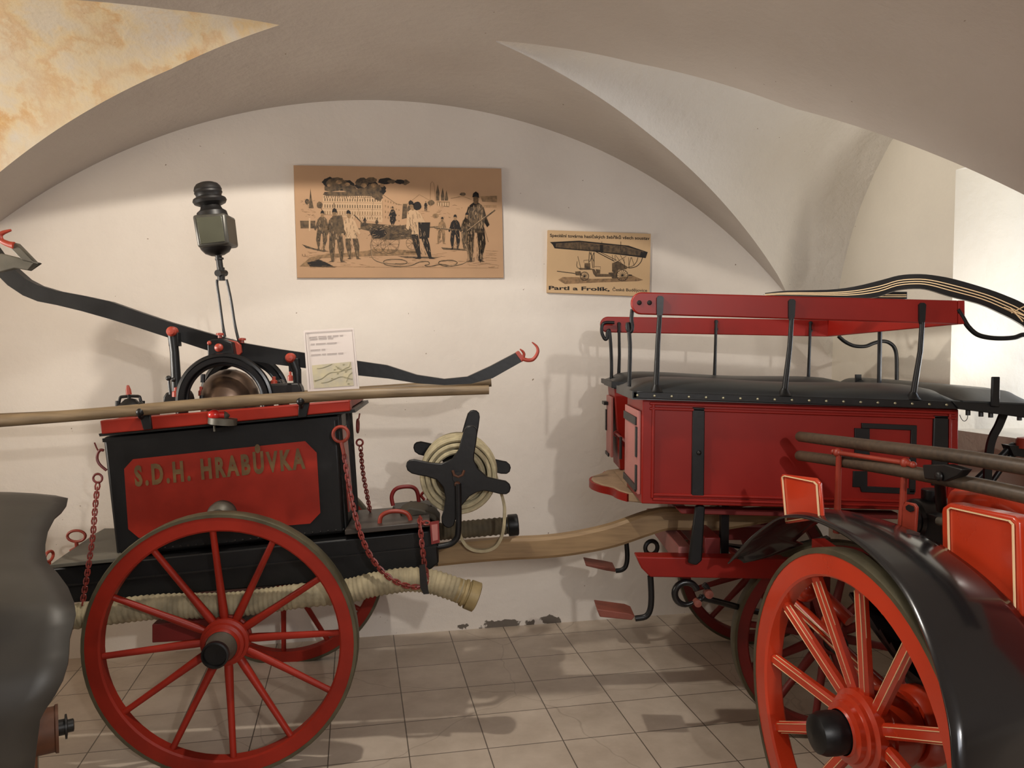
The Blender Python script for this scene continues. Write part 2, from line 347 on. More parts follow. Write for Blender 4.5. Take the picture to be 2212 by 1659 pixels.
def room(name,mb,m,smooth=False,angle=30):
    """structure meshes are authored in room coordinates (u,w,z) so their textures follow the walls"""
    me=bpy.data.meshes.new(name); bm=bmesh.new(); V=[bm.verts.new(v) for v in mb.v]
    for f,mi in zip(mb.f,mb.m):
        fc=bm.faces.new([V[i] for i in f]); fc.material_index=mi; fc.smooth=smooth
    bmesh.ops.remove_doubles(bm,verts=bm.verts,dist=1e-5); bm.to_mesh(me); bm.free()
    for x in (m if isinstance(m,(list,tuple)) else [m]): me.materials.append(x)
    if smooth: me.set_sharp_from_angle(angle=math.radians(angle))
    o=bpy.data.objects.new(name,me); COL.objects.link(o); o.rotation_euler=(0,0,TH); o['kind']='structure'; ORI[o]=Vector((0,0,0)); return o
b=MB(); b.abox(-2.4,4.2,-2.3,4.1,-.12,0); FLOOR=room('floor',b,floor_mat())
# back wall with its arched top, 25 cm thick
b=MB(); top=[]
N=64
front=[Vector((UL-.05,WB,0)),Vector((UR+.05,WB,0)),Vector((UR+.05,WB,3.0)),Vector((UL-.05,WB,3.0))]
b.prism(front,(0,.12,0)); WB_=room('wall_back',b,PW)
# barrel vault
b=MB(); us=sorted(set([UL+(UR-UL)*i/150 for i in range(151)]+[.554,-.266]))
def strip(u0,u1,a0,a1,b0,b1,nw):
    for j in range(nw):
        f0,f1=j/nw,(j+1)/nw
        q=[(u0,a0+(b0-a0)*f0),(u1,a1+(b1-a1)*f0),(u1,a1+(b1-a1)*f1),(u0,a0+(b0-a0)*f1)]
        b.add([Vector((u,w,zb(u))) for u,w in q],[[0,1,2,3]])
for u0,u1 in zip(us,us[1:]):
    mid=(u0+u1)/2
    if -.266<mid<.554: strip(u0,u1,WF,WF,WB,WB,10)
    else:
        strip(u0,u1,WF,WF,wlo(u0),wlo(u1),8)
        if whi(mid)<WB-1e-3: strip(u0,u1,whi(u0),whi(u1),WB,WB,3)
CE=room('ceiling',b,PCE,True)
def lunette(ulist,m):
    b=MB(); K=24
    for u0,u1 in zip(ulist,ulist[1:]):
        for j in range(K):
            q=[]
            for u,jj in ((u0,j),(u1,j),(u1,j+1),(u0,j+1)):
                s=-math.cos(math.pi*jj/K); a,c=wlo(u),whi(u); w=(a+c)/2+s*(c-a)/2
                q.append(Vector((u,w,zl(u,w))))
            try: b.add(q,[[0,1,2,3]])
            except Exception: pass
    me=bpy.data.meshes.new('lunette'); bm=bmesh.new(); V=[bm.verts.new(v) for v in b.v]
    for f in b.f:
        fc=bm.faces.new([V[i] for i in f]); fc.smooth=True
    bmesh.ops.remove_doubles(bm,verts=bm.verts,dist=1e-5); bm.to_mesh(me); bm.free(); me.materials.append(m)
    o=bpy.data.objects.new('lunette',me); COL.objects.link(o); o.parent=CE; return o
l1=lunette([u for u in us if u>=.554],PLR); l1['label']='bright rough plaster lunette'
l2=lunette([u for u in us if u<=-.266][::-1],PLL); l2['label']='lunette with rusty yellow damp stains'
# side walls with the window recesses
def side(name,U,sgn,w0,w1,z0,z1,depth,m,mlow,w1in):
    b=MB()
    def q(pts,mi=0): b.add([Vector(p) for p in pts],[list(range(len(pts)))],mi)
    def tp(w):
        return 3.0
    q([(U,WF,0),(U,WB,0),(U,WB,z0-.18),(U,WF,z0-.18)],1); q([(U,WF,z0-.18),(U,WB,z0-.18),(U,WB,z0),(U,WF,z0)],0 if sgn<0 else 1)
    n=60; ws=sorted(set([WF+(WB-WF)*i/n for i in range(n+1)]+[w0,w1]))
    for a,c in zip(ws,ws[1:]):
        mid=(a+c)/2
        if w0<mid<w1:
            if tp(a)>z1 and tp(c)>z1: q([(U,a,z1),(U,c,z1),(U,c,tp(c)),(U,a,tp(a))])
        else: q([(U,a,z0),(U,c,z0),(U,c,max(z0+.01,tp(c))),(U,a,max(z0+.01,tp(a)))])
    V=U+sgn*depth; a2,c2=w0+.08,w1in
    q([(U,w0,z0),(U,w1,z0),(V,c2,z0),(V,a2,z0)]); q([(U,w0,z1),(U,w1,z1),(V,c2,z1+.12),(V,a2,z1+.12)])
    q([(U,w0,z0),(V,a2,z0),(V,a2,z1+.12),(U,w0,z1)]); q([(U,w1,z0),(V,c2,z0),(V,c2,z1+.12),(U,w1,z1)])
    o=room(name,b,[m,mlow]); 
    return V,a2,c2
V1,a1,c1=side('wall_right',UR,1,2.2,3.085,1.12,2.31,.95,PWR,PWB,2.99)
V2,a2,c2=side('wall_left',UL,-1,2.1,3.1,1.1,2.2,.7,PW,PW,3.0)
b=MB(); b.add([Vector((UL,WF,0)),Vector((UR,WF,0)),Vector((UR,WF,3)),Vector((UL,WF,3))],[[0,1,2,3]]); room('wall_front',b,PW)
# window frames with glazing at the outer ends of the recesses (both outside the picture)
GL=bpy.data.materials.new('window_glass'); GL.use_nodes=True; g=GL.node_tree.nodes['Principled BSDF']; g.inputs['Transmission Weight'].default_value=1; g.inputs['Roughness'].default_value=.02; g.inputs['IOR'].default_value=1.05; g.inputs['Base Color'].default_value=(1,1,1,1)
WF_=mat('window_wood',(210,205,195),.5)
for nm,U,a,c,z0,z1 in (('window_1',V1,a1,c1,1.12,2.43),('window_2',V2,a2,c2,1.1,2.32)):
    b=MB(); s=.03
    b.abox(U-s,U+s,a,a+.06,z0,z1); b.abox(U-s,U+s,c-.06,c,z0,z1); b.abox(U-s,U+s,a,c,z0,z0+.06); b.abox(U-s,U+s,a,c,z1-.06,z1); b.abox(U-s*.6,U+s*.6,(a+c)/2-.02,(a+c)/2+.02,z0,z1)
    w=room(nm,b,WF_)
# ================================================================ LEFT HAND PUMP CART
PA=Plane(math.radians(5),2.736); nA=PA.n; TIL=Vector((-.1,0,.995))
root=thing('hand_pump_cart',(PA.pt(484,1392).x,PA.pt(484,1392).y+.48,0),'black and red two-wheeled hand fire pump with long black rocking lever and red spoked wheels','fire pump')
A=lambda L,off: PA.pts(L,off)
def pr(name,px,off,dep,m,parent=root,bevel=.003,label=None):
    b=MB(); b.prism(A(px,off),nA*dep); return b.build(name,m,parent,bevel=bevel,label=label)
hub=[(.0,-.05),(.06,-.05),(.082,-.03),(.084,-.012),(.078,-.01),(.078,.012),(.084,.014),(.084,.03),(.074,.036),(.072,.05),(.062,.056),(.060,.062),(.055,.07)]
cap=[(.055,.066),(.052,.075),(.045,.122),(.045,.13)]
cend=[(.044,.128),(.046,.13),(.046,.146),(.040,.148),(.037,.136),(0,.134)]
wheel(root,PA.pt(482,1392,.0),-nA,.4705,12,94,.050,.052,.0125,RED,hub,dish=.045,hubr=.07,capp=cap,capm=GREYM,endp=cend)
wheel(root,PA.pt(617,1224,.97),nA,.4705,12,88,.050,.052,.0125,RED,hub,dish=.045,hubr=.07,capp=cap,capm=GREYM,endp=cend)
c0=PA.pt(488,1386,.04); c1=c0+nA*.90
b=MB(); b.cyl(c0,c1,.03); b.build('axle',IRON,root)
b=MB(); b.prism(A([(328,1349),(520,1330),(522,1378),(328,1389)],.22),nA*.5); b.build('axle_bolster',REDD,root,bevel=.004)
# frame under the tank
b=MB(); b.prism(A([(108,1229),(941,1145),(948,1216),(905,1252),(700,1258),(118,1306)],.165),nA*.465); b.build('frame',BLACK,root,bevel=.006)
b=MB(); b.bar(A([(112,1268),(480,1229),(944,1180)],.162),.006,.006,up=nA); b.build('frame_seam_strip',IRON,root)
# left board with crossed straps, right toolbox top
L4=A([(108,1228),(262,1213)],.125)+A([(262,1148),(226,1148),(205,1160)],.62)
b=MB(); b.prism(L4,Z*.014); b.build('side_shelf',SHELF,root,bevel=.002,label='worn grey sloping board')
b=MB(); b.prism([PA.pt(745,1156,.125),PA.pt(928,1138,.125),PA.pt(930,1100,.60),PA.pt(770,1112,.60)],Z*.02); b.build('toolbox_lid',mat('dark_brown_lid',(52,44,38),.45,var=.3,scale=10),root,bevel=.003)
b=MB(); b.prism(A([(846,1100),(932,1092),(944,1108),(944,1118),(846,1128)],.45),nA*.13); b.build('rear_chest',BLACK,root,bevel=.004)
b=MB(); sec=A([(862,1108),(884,1096),(910,1100),(938,1110),(952,1125),(945,1135),(930,1122),(900,1116),(868,1120)],.33); b.prism(sec,nA*.14); b.build('leather_strap',mat('olive_leather',(62,54,40),.7,var=.4,scale=20),root,bevel=.008)
b=MB(); b.prism(A([(928,1128),(948,1125),(950,1172),(932,1176)],.12),nA*.004); b.build('number_plate',REDD,root)
pl=MB(); pl.prism(A([(932,1134),(945,1132),(946,1166),(935,1169)],.118),nA*.003); pl.build('plate_face',PALE,root)
def handle(px,off,r,m,name='handle'):
    b=MB(); b.tube(A(px,off),r,10,smooth=5); b.build(name,m,root)
handle([(820,1144),(822,1118),(836,1107),(857,1104),(877,1108),(886,1120),(887,1136)],.2,.0085,ORR)
handle([(849,1092),(846,1073),(853,1058),(868,1052),(890,1052),(901,1062),(905,1084)],.5,.0085,REDD)
handle([(917,1080),(910,1070),(918,1062),(926,1066),(924,1080)],.5,.006,REDD)
b=MB(); c=PA.pt(165,1158,.4); pts=[c+PA.t*(.022*math.cos(a)*1.55)+Z*(.022*math.sin(a)) for a in [2*math.pi*i/20 for i in range(20)]]
b.tube(pts,.0055,8,closed=True); b.cyl(PA.pt(165,1170,.4),PA.pt(166,1184,.4),.007); b.lathe(PA.pt(166,1186,.4),Z,[(0,-.006),(.026,-.006),(.026,0),(.01,.008),(0,.008)],16); b.build('ring_handle',ORR,root)
b=MB(); c=PA.pt(106,1202,.18); pts=[c+nA*(.02*math.cos(a)*1.5)+Z*(.018*math.sin(a)) for a in [2*math.pi*i/16 for i in range(16)]]
b.tube(pts,.0055,8,closed=True); b.cyl(c-Z*.02,c-Z*.05,.006); b.build('ring_handle',ORR,root)
# tank
near=A([(221,944),(728,897),(745,1152),(251,1204)],.20)
b=MB(); b.prism(near,nA*.42); tank=b.build('water_tank',BLACK,root,bevel=.012)
b=MB()
for off in (.205,.60):
    b.bar([PA.pt(223,951,off),PA.pt(729,903,off)],.014,.014,up=Z)
for k in (.02,.06,.27,.31,.37,.40): b.tube([near[1]+nA*k,near[2]+nA*k],.008,8)
b.build('corner_moulding',BLACK,tank)
b=MB()
for i in range(30):
    f=i/29; b.ball(PA.pt(256+486*f,1194-50*f,.197),.0045,6,sc=(1,.6,1))
b.build('rivet_row',IRON,tank)
pb=MB(); pb.prism(A([(268,1013),(287,992),(659,953),(684,978),(692,1108),(670,1131),(300,1162),(277,1143)],.1965),nA*.004); panel=pb.build('side_panel',RED,root)
def tm(x,y): return PA.pt(292+368*x-3*y,1049-39*x-41*y,.1945)
b=MB(); textmesh(b,'S.D.H. HRABŮVKA',tm,bold=.045,spc=1.35); b.build('lettering',GOLD,panel,smooth=False)
ep=MB(); e0=[PA.pt(732,935,.2),PA.pt(745,1120,.2)]
ep.prism([near[1]+nA*.10-Z*.06,near[1]+nA*.23-Z*.06,near[2]+nA*.23+Z*.06,near[2]+nA*.10+Z*.06],PA.t*.006); ep.build('reflection_strip',mat('pink_reflection',(150,62,52),.35,var=.2),root)  # added strip: pink reflection on the black tank end, put in as colour
b=MB(); b.lathe(PA.pt(482,1110,.2),-nA,[(0,.06),(.03,.062),(.045,.05),(.052,.03),(.053,0)],28); b.build('outlet_cap',GREYM,root)
# deck
b=MB(); b.prism(A([(213,937),(766,884),(768,891),(215,943)],.15),nA*.50); b.build('deck_plate',IRON,root)
for off,dep in ((.13,.06),(.62,.05)):
    b=MB(); b.prism(A([(215,909),(755,865),(757,888),(219,938)],off) if off<.3 else A([(262,905),(754,866),(756,884),(264,926)],off),nA*dep); b.build('deck_rail',REDD if off>.3 else RED,root,bevel=.004)
for x0,y0,x1,y1 in ((216,911,219,935),(752,868,755,884)):
    b=MB(); d=PA.t*(.03 if x0<400 else -.05); b.prism([PA.pt(x0,y0,.15),PA.pt(x1,y1,.15),PA.pt(x1,y1,.15)+d,PA.pt(x0,y0,.15)+d],nA*.50); b.build('deck_crosspiece',RED,root,bevel=.003)
pinkend=MB(); 
# pole brackets, knob
for cx,cy,bx,by in ((305,889,322,928),(651,866,656,902)):
    b=MB(); c=PA.pt(cx,cy,.075); b.torus(PA.pt(cx,cy-2,.09),PA.t,.026,.006,20,8); b.ball(PA.pt(cx-2,cy+1,.062),.015,12)
    b.prism(A([(cx-6,cy+4),(cx+18,cy),(bx+6,by-1),(bx-12,by+1)],.115),nA*.012); b.build('pole_bracket',BLACK,root,bevel=.002)
b=MB(); b.lathe(PA.pt(481,909,.10),Z+PA.t*.1,[(0,-.012),(.05,-.012),(.05,.010),(0,.012)],24); b.cyl(PA.pt(481,904,.10),PA.pt(490,893,.10),.014); b.build('valve_flange',GREYM,root)
b=MB(); b.ball(PA.pt(463,896,.085),.020,16,sc=(1.15,1,.95)); b.cyl(PA.pt(463,896,.085),PA.pt(485,896,.09),.012); b.build('valve_knob',mat('bright_red_knob',(200,40,34),.25,coat=.4),root)
b=MB(); b.cyl(PA.pt(463,920,.13),PA.pt(464,932,.13),.004); b.build('valve_pin',GREYM,root)
# valve yokes on top
b=MB(); b.tube(A([(256,876),(259,861),(265,857),(298,856),(303,862),(306,876)],.4),.006,8,smooth=3); b.cyl(PA.pt(279,862,.4),PA.pt(277,846,.4),.006); b.lathe(PA.pt(282,876,.4),Z,[(0,.03),(.02,.025),(.045,0),(.05,-.012),(0,-.012)],18)
for x in (254,308): b.cyl(PA.pt(x,882,.4),PA.pt(x,866,.4),.009,8)
vy=b.build('valve_yoke',IRON,root); b=MB(); b.lathe(PA.pt(278,848,.4),Vector((-.1,0,1)),[(0,-.008),(.011,-.008),(.010,.01),(.005,.028),(0,.03)],12); b.build('yoke_knob',ORR,vy)
# arched hoops and copper air vessel
def hoop(cx,cy,off,s):
    b=MB(); c=PA.pt(cx,cy,off); R=.168*s
    for (rr,hh,w) in ((R,.0,.012),(R-.016,-.008,.010),(R-.030,0,.007)):
        pts=[c+PA.t*(rr*math.cos(a))+Z*(rr*math.sin(a)) for a in [math.radians(-8+196*i/40) for i in range(41)]]
        b.bar([p+nA*hh for p in pts],.040 if w==.012 else .03,w*1.3,up=Z) if False else b.tube([p+nA*hh for p in pts],w,8)
    pts=[c+PA.t*((R-.014)*math.cos(a))+Z*((R-.014)*math.sin(a)) for a in [math.radians(-8+196*i/40) for i in range(41)]]
    b.sweep(pts,lambda i:[(-.008,-.018),(.008,-.018),(.008,.018),(-.008,.018)],False,0,nA)
    for sx in (-1,1): b.cyl(c+PA.t*(R-.012)*sx-Z*.01,c+PA.t*(R-.012)*sx-Z*.05,.022)
    return b.build('hoop_bracket',BLACKG,root)
hoop(486,866,.215,1.0); hoop(486,866,.215,1.0).location=nA*.29
b=MB(); c=PA.pt(497,862,.34); b.lathe(c,Z+PA.t*-.06,[(.108,-.07),(.112,0),(.106,.035),(.09,.07),(.065,.096),(.03,.113),(0,.117)],40); b.build('air_vessel',BRASS,root,label='dull copper dome')
b=MB()
for (x,y) in ((436,862),(438,816),(384,846)):
    b.cyl(PA.pt(x,y+10,.25),PA.pt(x,y-8,.25),.009,8)
b.build('clamp_bolt',IRON,root)
for (x,y,s,off) in ((381,850,.016,.22),(592,826,.014,.34),(627,816,.010,.2),(434,848,.010,.3)):
    b=MB(); b.lathe(PA.pt(x,y,off),Z,[(0,-.012),(s,-.012),(s*.95,.006),(s*.5,.01),(s*.5,.022),(0,.024)],12); b.build('red_nut',ORR,root)
for x0,x1,y,off in ((352,408,862,.22),(560,650,845,.22),(572,612,838,.34)):
    b=MB(); b.prism(A([(x0,y-4),(x0+6,y-14),(x1-6,y-18),(x1,y-8),(x1+3,y+4),(x0,y+9)],off),nA*.06); b.build('pump_bearing',IRON,root,bevel=.006)
b=MB(); b.tube(A([(368,852),(366,834),(365,820)],.17),.005,8); b.ball(PA.pt(364,817,.17),.010,10); b.ball(PA.pt(375,820,.17),.009,10); b.build('lubricator_arm',IRON,root)
# lever
top=[(-60,470),(-30,512),(0,553),(30,581),(54,602),(81,616),(122,628),(176,638),(236,651),(298,673),(363,695),(447,719),(525,741),(600,754),(654,762),(773,780),(835,789),(900,810),(960,819),(1010,814),(1060,791),(1117,761)]
bot=[(-80,520),(-48,558),(0,600),(16,616),(49,638),(81,651),(122,659),(176,672),(236,689),(298,708),(353,726),(445,756),(520,776),(600,788),(657,795),(773,811),(840,818),(900,828),(960,832),(1018,829),(1064,817),(1128,781)]
b=MB(); T=A(top,.31); B_=A(bot,.31); n_=len(T)
for i in range(n_-1):
    q=[T[i],T[i+1],B_[i+1],B_[i]]; v=nA*.05
    k=len(b.v); b.add(q+[p+v for p in q],[[0,1,2,3],[7,6,5,4],[0,1,5,4],[3,2,6,7]]+([[0,3,7,4]] if i==0 else [])+([[1,2,6,5]] if i==n_-2 else []))
lever=b.build('rocking_lever',BLACK,root,bevel=.0)
b=MB(); c=A([(1118,763),(1127,779)],.3)
b.prism(A([(1114,763),(1121,758),(1134,775),(1128,782)],.305),nA*.06)
b.tube(A([(1129,775),(1139,778),(1150,777),(1158,769),(1162,758),(1159,748),(1149,739)],.30),[.008,.008,.0075,.007,.0065,.005,.002],10,smooth=4)
b.tube(A([(1130,772),(1132,765),(1129,759),(1123,754)],.36),[.007,.006,.005,.002],8,smooth=3)
b.build('pole_fork',ORR,lever)
b=MB(); b.prism(A([(-20,556),(2,547),(75,567),(60,584),(30,579),(-15,590)],.2),nA*.03); b.prism(A([(18,532),(34,524),(75,567),(50,566)],.2),nA*.03); b.build('handle_stirrup',GREYM,lever,bevel=.003)
b=MB(); b.tube(A([(30,530),(18,527),(4,520),(0,510),(6,503),(24,497)],.2),[.013,.011,.009,.009,.008,.004],10,smooth=4); b.build('pole_fork',ORR,lever)
for (x,y) in ((371,716),(627,773)):
    b=MB(); b.lathe(PA.pt(x,y,.255),-nA,[(0,.016),(.012,.014),(.0185,.006),(.0185,-.02),(0,-.02)],20); b.build('lever_bolt',ORR,lever)
for px,w in (([(372,722),(377,760),(382,846)],[.03,.03,.034]),([(632,778),(641,800),(643,832)],[.03,.032,.028])):
    b=MB(); b.tube([PA.pt(x,y,.27) for x,y in px],[q*.55 for q in w],12); b.prism(A([(px[0][0]-10,px[0][1]-4),(px[0][0]+12,px[0][1]-4),(px[0][0]+14,px[0][1]+26),(px[0][0]-8,px[0][1]+26)],.26),nA*.035); b.build('piston_rod',BLACK,root,bevel=.002)
b=MB(); b.prism(A([(447,737),(458,733),(478,731),(501,740),(506,768),(498,772),(449,771)],.24),nA*.16); b.build('pivot_block',BLACK,root,bevel=.004)
b=MB()
b.lathe(PA.pt(473,751,.24),-nA,[(0,.014),(.01,.012),(.016,.006),(.016,-.01),(0,-.01)],18); b.ball(PA.pt(452,741,.235),.009,8); b.prism(A([(487,733),(511,738),(519,745),(521,762),(517,767),(506,766),(506,748),(494,739)],.28),nA*.02); b.build('pivot_fittings',ORR,root,bevel=.002)
b=MB()
for x,y in ((475,722),(523,733)):
    b.cyl(PA.pt(x,y+8,.3),PA.pt(x,y,.3),.008,8); b.lathe(PA.pt(x,y,.3),Z,[(0,-.004),(.014,-.004),(.014,.004),(0,.006)],12)
b.build('wing_bolt',ORR,root)
# lantern fork
b=MB(); b.tube(A([(469,604),(469,616),(474,650),(481,702),(486,728)],.34),.0055,8,smooth=3); b.tube(A([(489,604),(493,620),(500,655),(507,700),(516,738)],.34),.0055,8,smooth=3)
b.build('lantern_fork',IRON,root)
# bell reel bracket
b=MB(); b.tube(A([(990,1045),(991,1100),(990,1148),(985,1165),(968,1177),(926,1184)],.20),.0115,12,smooth=4); b.prism(A([(918,1150),(948,1150),(946,1222),(922,1222)],.22),nA*.05); b.build('reel_bracket',BLACK,root)
# drawbar
pts=[(880,1205),(945,1198),(1020,1190),(1100,1184),(1180,1180),(1250,1171),(1324,1155),(1397,1130),(1440,1120),(1500,1121),(1560,1122),(1640,1113),(1700,1106)]
h=[.084,.086,.088,.088,.088,.09,.094,.096,.09,.085,.08,.062,.05]
P3=[PA.pt(x,y,.40-(x-880)*.00012) for x,y in pts]; s3,_=spl(P3,5); hh=[]
for i in range(len(P3)-1): hh+=[h[i]+(h[i+1]-h[i])*k/5 for k in range(5)]
hh.append(h[-1])
b=MB(); b.sweep(s3,lambda i:[(-.03,-hh[i]/2+.012),(-.02,-hh[i]/2),(.02,-hh[i]/2),(.03,-hh[i]/2+.012),(.03,hh[i]/2-.012),(.02,hh[i]/2),(-.02,hh[i]/2),(-.03,hh[i]/2-.012)],False,0,Z); b.build('drawbar',DRAW,root,label='pale bare wooden bar')
# chains
def hchain(px,off,nm='chain',m=ORR,L=.021,r=.003):
    b=MB(); pts=[PA.pt(x,y,o) for x,y,o in px]; chain(b,pts,L=L,r=r); return b.build(nm,m,root)
CH=mat('red_chain',(128,48,40),.45,var=.4,scale=40)
hchain([(211,1046,.13),(206,1090,.12),(200,1160,.10),(190,1230,.09),(178,1305,.09)],0,m=CH)
b=MB(); b.tube([PA.pt(x,y,.16) for x,y in [(230,1016),(216,1004),(210,992),(211,980),(217,972),(224,973)]],.0052,8,smooth=3); b.torus(PA.pt(211,1033,.13),nA,.0155,.0042,18,8); b.tube(A([(204,956),(208,966),(212,974)],.16),.003,6); b.build('ring_hook',mat('dark_red_ring',(104,34,30),.45),root)
b=MB(); b.torus(PA.pt(736,938,.15),nA,.028,.0062,24,8); b.tube(A([(737,955),(741,972),(744,990)],.15),.007,8); b.build('ring_hook',ORR,root)
b=MB(); b.torus(PA.pt(773,920,.42),PA.t,.026,.005,20,8); b.torus(PA.pt(777,956,.42),nA,.013,.004,16,8); b.tube(A([(777,893),(775,905)],.42),.003,6); b.build('ring_hook',CH,root)
hchain([(744,985,.14),(752,1040,.13),(762,1090,.11),(778,1150,.08),(800,1200,.06),(832,1240,.05),(868,1262,.05),(900,1268,.06),(918,1262,.07),(925,1248,.08)],0,m=CH,L=.025,r=.0036)
hchain([(906,1118,.15),(908,1140,.1),(912,1180,.08),(918,1225,.08),(924,1250,.08)],0,m=CH,L=.024,r=.0036)
hchain([(906,1120,.15),(914,1128,.12),(926,1130,.11)],0,m=CH,L=.022,r=.0034)
hchain([(779,966,.43),(784,1020,.45),(793,1070,.47),(800,1106,.5)],0,m=CH,L=.018,r=.0026)
b=MB(); b.prism(A([(905,1222),(918,1219),(925,1276),(927,1283),(915,1284),(908,1270)],.05),nA*.01); b.build('hose_strap',IRON,root)
# rope reel: two crossed wooden stars with a rope hose between
def star(off,c4,dx=0,dy=0,s=1.0):
    raw=[(1370,180),(1395,155),(1420,149),(1448,154),(1470,175),(1476,210),(1465,300),(1450,380),(1448,430),(1480,500),(1560,570),(1640,588),(1710,602),(1740,628),(1748,655),(1738,690),(1712,710),(1660,708),(1590,690),(1530,680),(1470,692),(1410,728),(1350,800),(1300,910),(1285,960),(1262,980),(1235,985),(1205,970),(1184,940),(1182,900),(1200,840),(1215,740),(1195,650),(1140,590),(1060,565),(1000,555),(940,540),(905,515),(893,480),(898,450),(920,432),(960,425),(1080,450),(1180,460),(1270,420),(1320,350),(1345,260)]
    c=(1320,600); out=[]
    for x,y in raw:
        X=c[0]+(x-c[0])*s; Y=c[1]+(y-c[1])*s; out.append((640+X/3.7704+dx,880+Y/3.7704+dy))
    b=MB(); b.prism(A(out,off),nA*.022); return b
sr=star(.22,0).build('reel_star',BLACK,root,bevel=.004)
star(.50,0,dx=8,dy=-42,s=.93).build('reel_star',BLACK,root,bevel=.004)
cR=PA.pt(990,1031,.22)
b=MB(); b.cyl(cR-nA*.01,cR+nA*.33,.022); b.build('reel_axle',IRON,root)
b=MB(); b.ball(PA.pt(988,1046,.205),.012,10); b.tube(A([(978,1016),(981,1026),(990,1030),(999,1026),(1003,1016)],.207),.005,8); b.build('reel_wing_nut',RUST,root)
# rope wound on reel
rr=thing('rope',cR+nA*.14,'cream canvas rope wound round the black crossed reel, end hanging in a loop','rope')
b=MB(); ctr=PA.pt(991,1019,.36)
for k in range(7):
    off=-.075+.15*k/6
    for q,(R_,r_) in enumerate(((.142,.011),(.122,.0105),(.100,.010))):
        if q==2 and k in (0,6): pass
        jx=random.uniform(-.006,.006); jz=random.uniform(-.006,.006); ax=(nA+PA.t*random.uniform(-.06,.06)+Z*random.uniform(-.05,.05))
        b.torus(ctr+nA*(off*(1.05 if q else .95))+PA.t*jx+Z*jz,ax,R_+random.uniform(-.005,.006),r_*.9,44,7)
b.build('rope_coil',ROPE,rr)
b=MB(); b.bar(A([(1066,1010),(1078,1050),(1088,1085),(1090,1110),(1086,1150),(1074,1176),(1055,1188),(1030,1189),(1010,1181),(998,1165),(992,1150)],.33),.012,.02,up=nA,smooth=4); b.build('rope_tail',ROPE,rr)
# ---- lantern
lp=PA.pt(478,600,.34)
lan=thing('lantern',lp,'old dark tin carriage lantern on a tall fork above the hand pump','lantern')
c=PA.pt(476,585,.34); ax=(PA.pt(458,470,.34)-PA.pt(474,560,.34)).normalized()
b=MB(); b.cyl(PA.pt(478,606,.34),PA.pt(477,578,.34),.014,14); b.cyl(PA.pt(477,590,.34),PA.pt(472,552,.34),.012,14); b.lathe(PA.pt(474,560,.34),ax,[(0,-.002),(.016,-.002),(.016,.004),(0,.004)],16); b.cyl(PA.pt(470,590,.31),PA.pt(486,590,.37),.013); b.build('stem',IRON,lan)
b=MB(); fr=A([(414,464),(486,459),(494,527),(426,535)],.28); v=PA.pt(509,471,.40)-PA.pt(486,459,.28); v.z=0
b.prism(fr,v); b.build('lamp_body',LANT,lan,bevel=.010)
b=MB(); q=A([(423,470),(478,466),(486,521),(433,527)],.277); b.prism(q,nA*.004); b.build('lamp_glass',mat('dusty_glass',(74,74,62),.25,var=.2,scale=10),lan,bevel=.001)
base=PA.pt(467,532,.34); b=MB(); b.lathe(PA.pt(470,545,.35),ax,[(0,-.012),(.025,-.012),(.048,.0),(.062,.018),(.066,.03),(0,.03)],8); b.build('lamp_base',IRON,lan)
b=MB(); t0=PA.pt(458,462,.35)
b.lathe(t0,ax,[(.058,-.012),(.055,.006),(.042,.016),(.036,.03),(.058,.040),(.063,.050),(.060,.058),(.046,.066),(.048,.074),(.052,.080),(.050,.088),(.052,.092),(.048,.104),(.040,.114),(.026,.120),(0,.122)],28); b.build('chimney_cap',IRON,lan)
# ---- poles and hoses lying on the cart
def pole(px,off,r,name,label,grp=None,m=POLE):
    pts=[PA.pt(x,y,off if not callable(off) else off(x)) for x,y in px]; s_,rr_=spl(pts,6,r)
    b=MB(); b.tube(s_,rr_,16); o=b.build(name,m,None,loc=pts[0]); tag(o,label,'pole',grp); return o
pole([(-60,914),(180,896),(340,882),(498,868),(660,858),(820,849),(1056,842)],.075,[.0215,.021,.021,.021,.020,.019,.0165],'wooden_pole','long pale wooden carrying pole lying on the near side of the hand pump')
pole([(-40,905),(200,893),(500,866),(760,846),(1061,826)],.60,[.02,.02,.02,.02,.0185],'wooden_pole','wooden carrying pole on the far side of the hand pump, mostly hidden')
def hose(px,off,r,name,m,label,coupl,mc,per=.015):
    pts=[PA.pt(x,y,off) for x,y in px]; s_,_=spl(pts,60)
    # resample
    out=[s_[0]]; acc=0
    for a,c in zip(s_,s_[1:]):
        acc+=(c-a).length
        if acc>=per/4: out.append(c); acc=0
    ra=[r*(1+.055*math.sin(2*math.pi*i/4+.4)) for i in range(len(out))]
    h=thing(name,out[0],label,'hose'); b=MB(); b.tube(out,ra,20); b.build('hose_body',m,h,angle=80)
    d=(out[-1]-out[-4]).normalized(); e=out[-1]; b=MB(); 
    b.lathe(e-d*.03,d,[(0,0)]+coupl+[(0,coupl[-1][1])],8 if len(coupl)==99 else 24); b.build('coupling',mc,h); return h
hose([(118,1336),(160,1332),(335,1311),(499,1306),(649,1287),(753,1276),(800,1264),(879,1252),(930,1256),(970,1268),(1000,1279)],.112,.0442,'suction_hose',HOSE,'thick cream ribbed suction hose slung below the hand pump frame',[(.045,0),(.045,.028),(.050,.03),(.052,.034),(.052,.040),(.045,.042),(.045,.048),(.055,.050),(.056,.085),(.050,.088)],mat('pale_brass_coupling',(150,132,92),.55,metal=.2,var=.35,scale=20))
hose([(905,1152),(953,1148),(1020,1142),(1098,1135)],.55,.037,'suction_hose',HOSED,'dark brown ribbed suction hose end behind the rope reel',[(.036,0),(.036,.03),(.046,.031),(.047,.034),(.047,.07),(.043,.074)],BLACK)
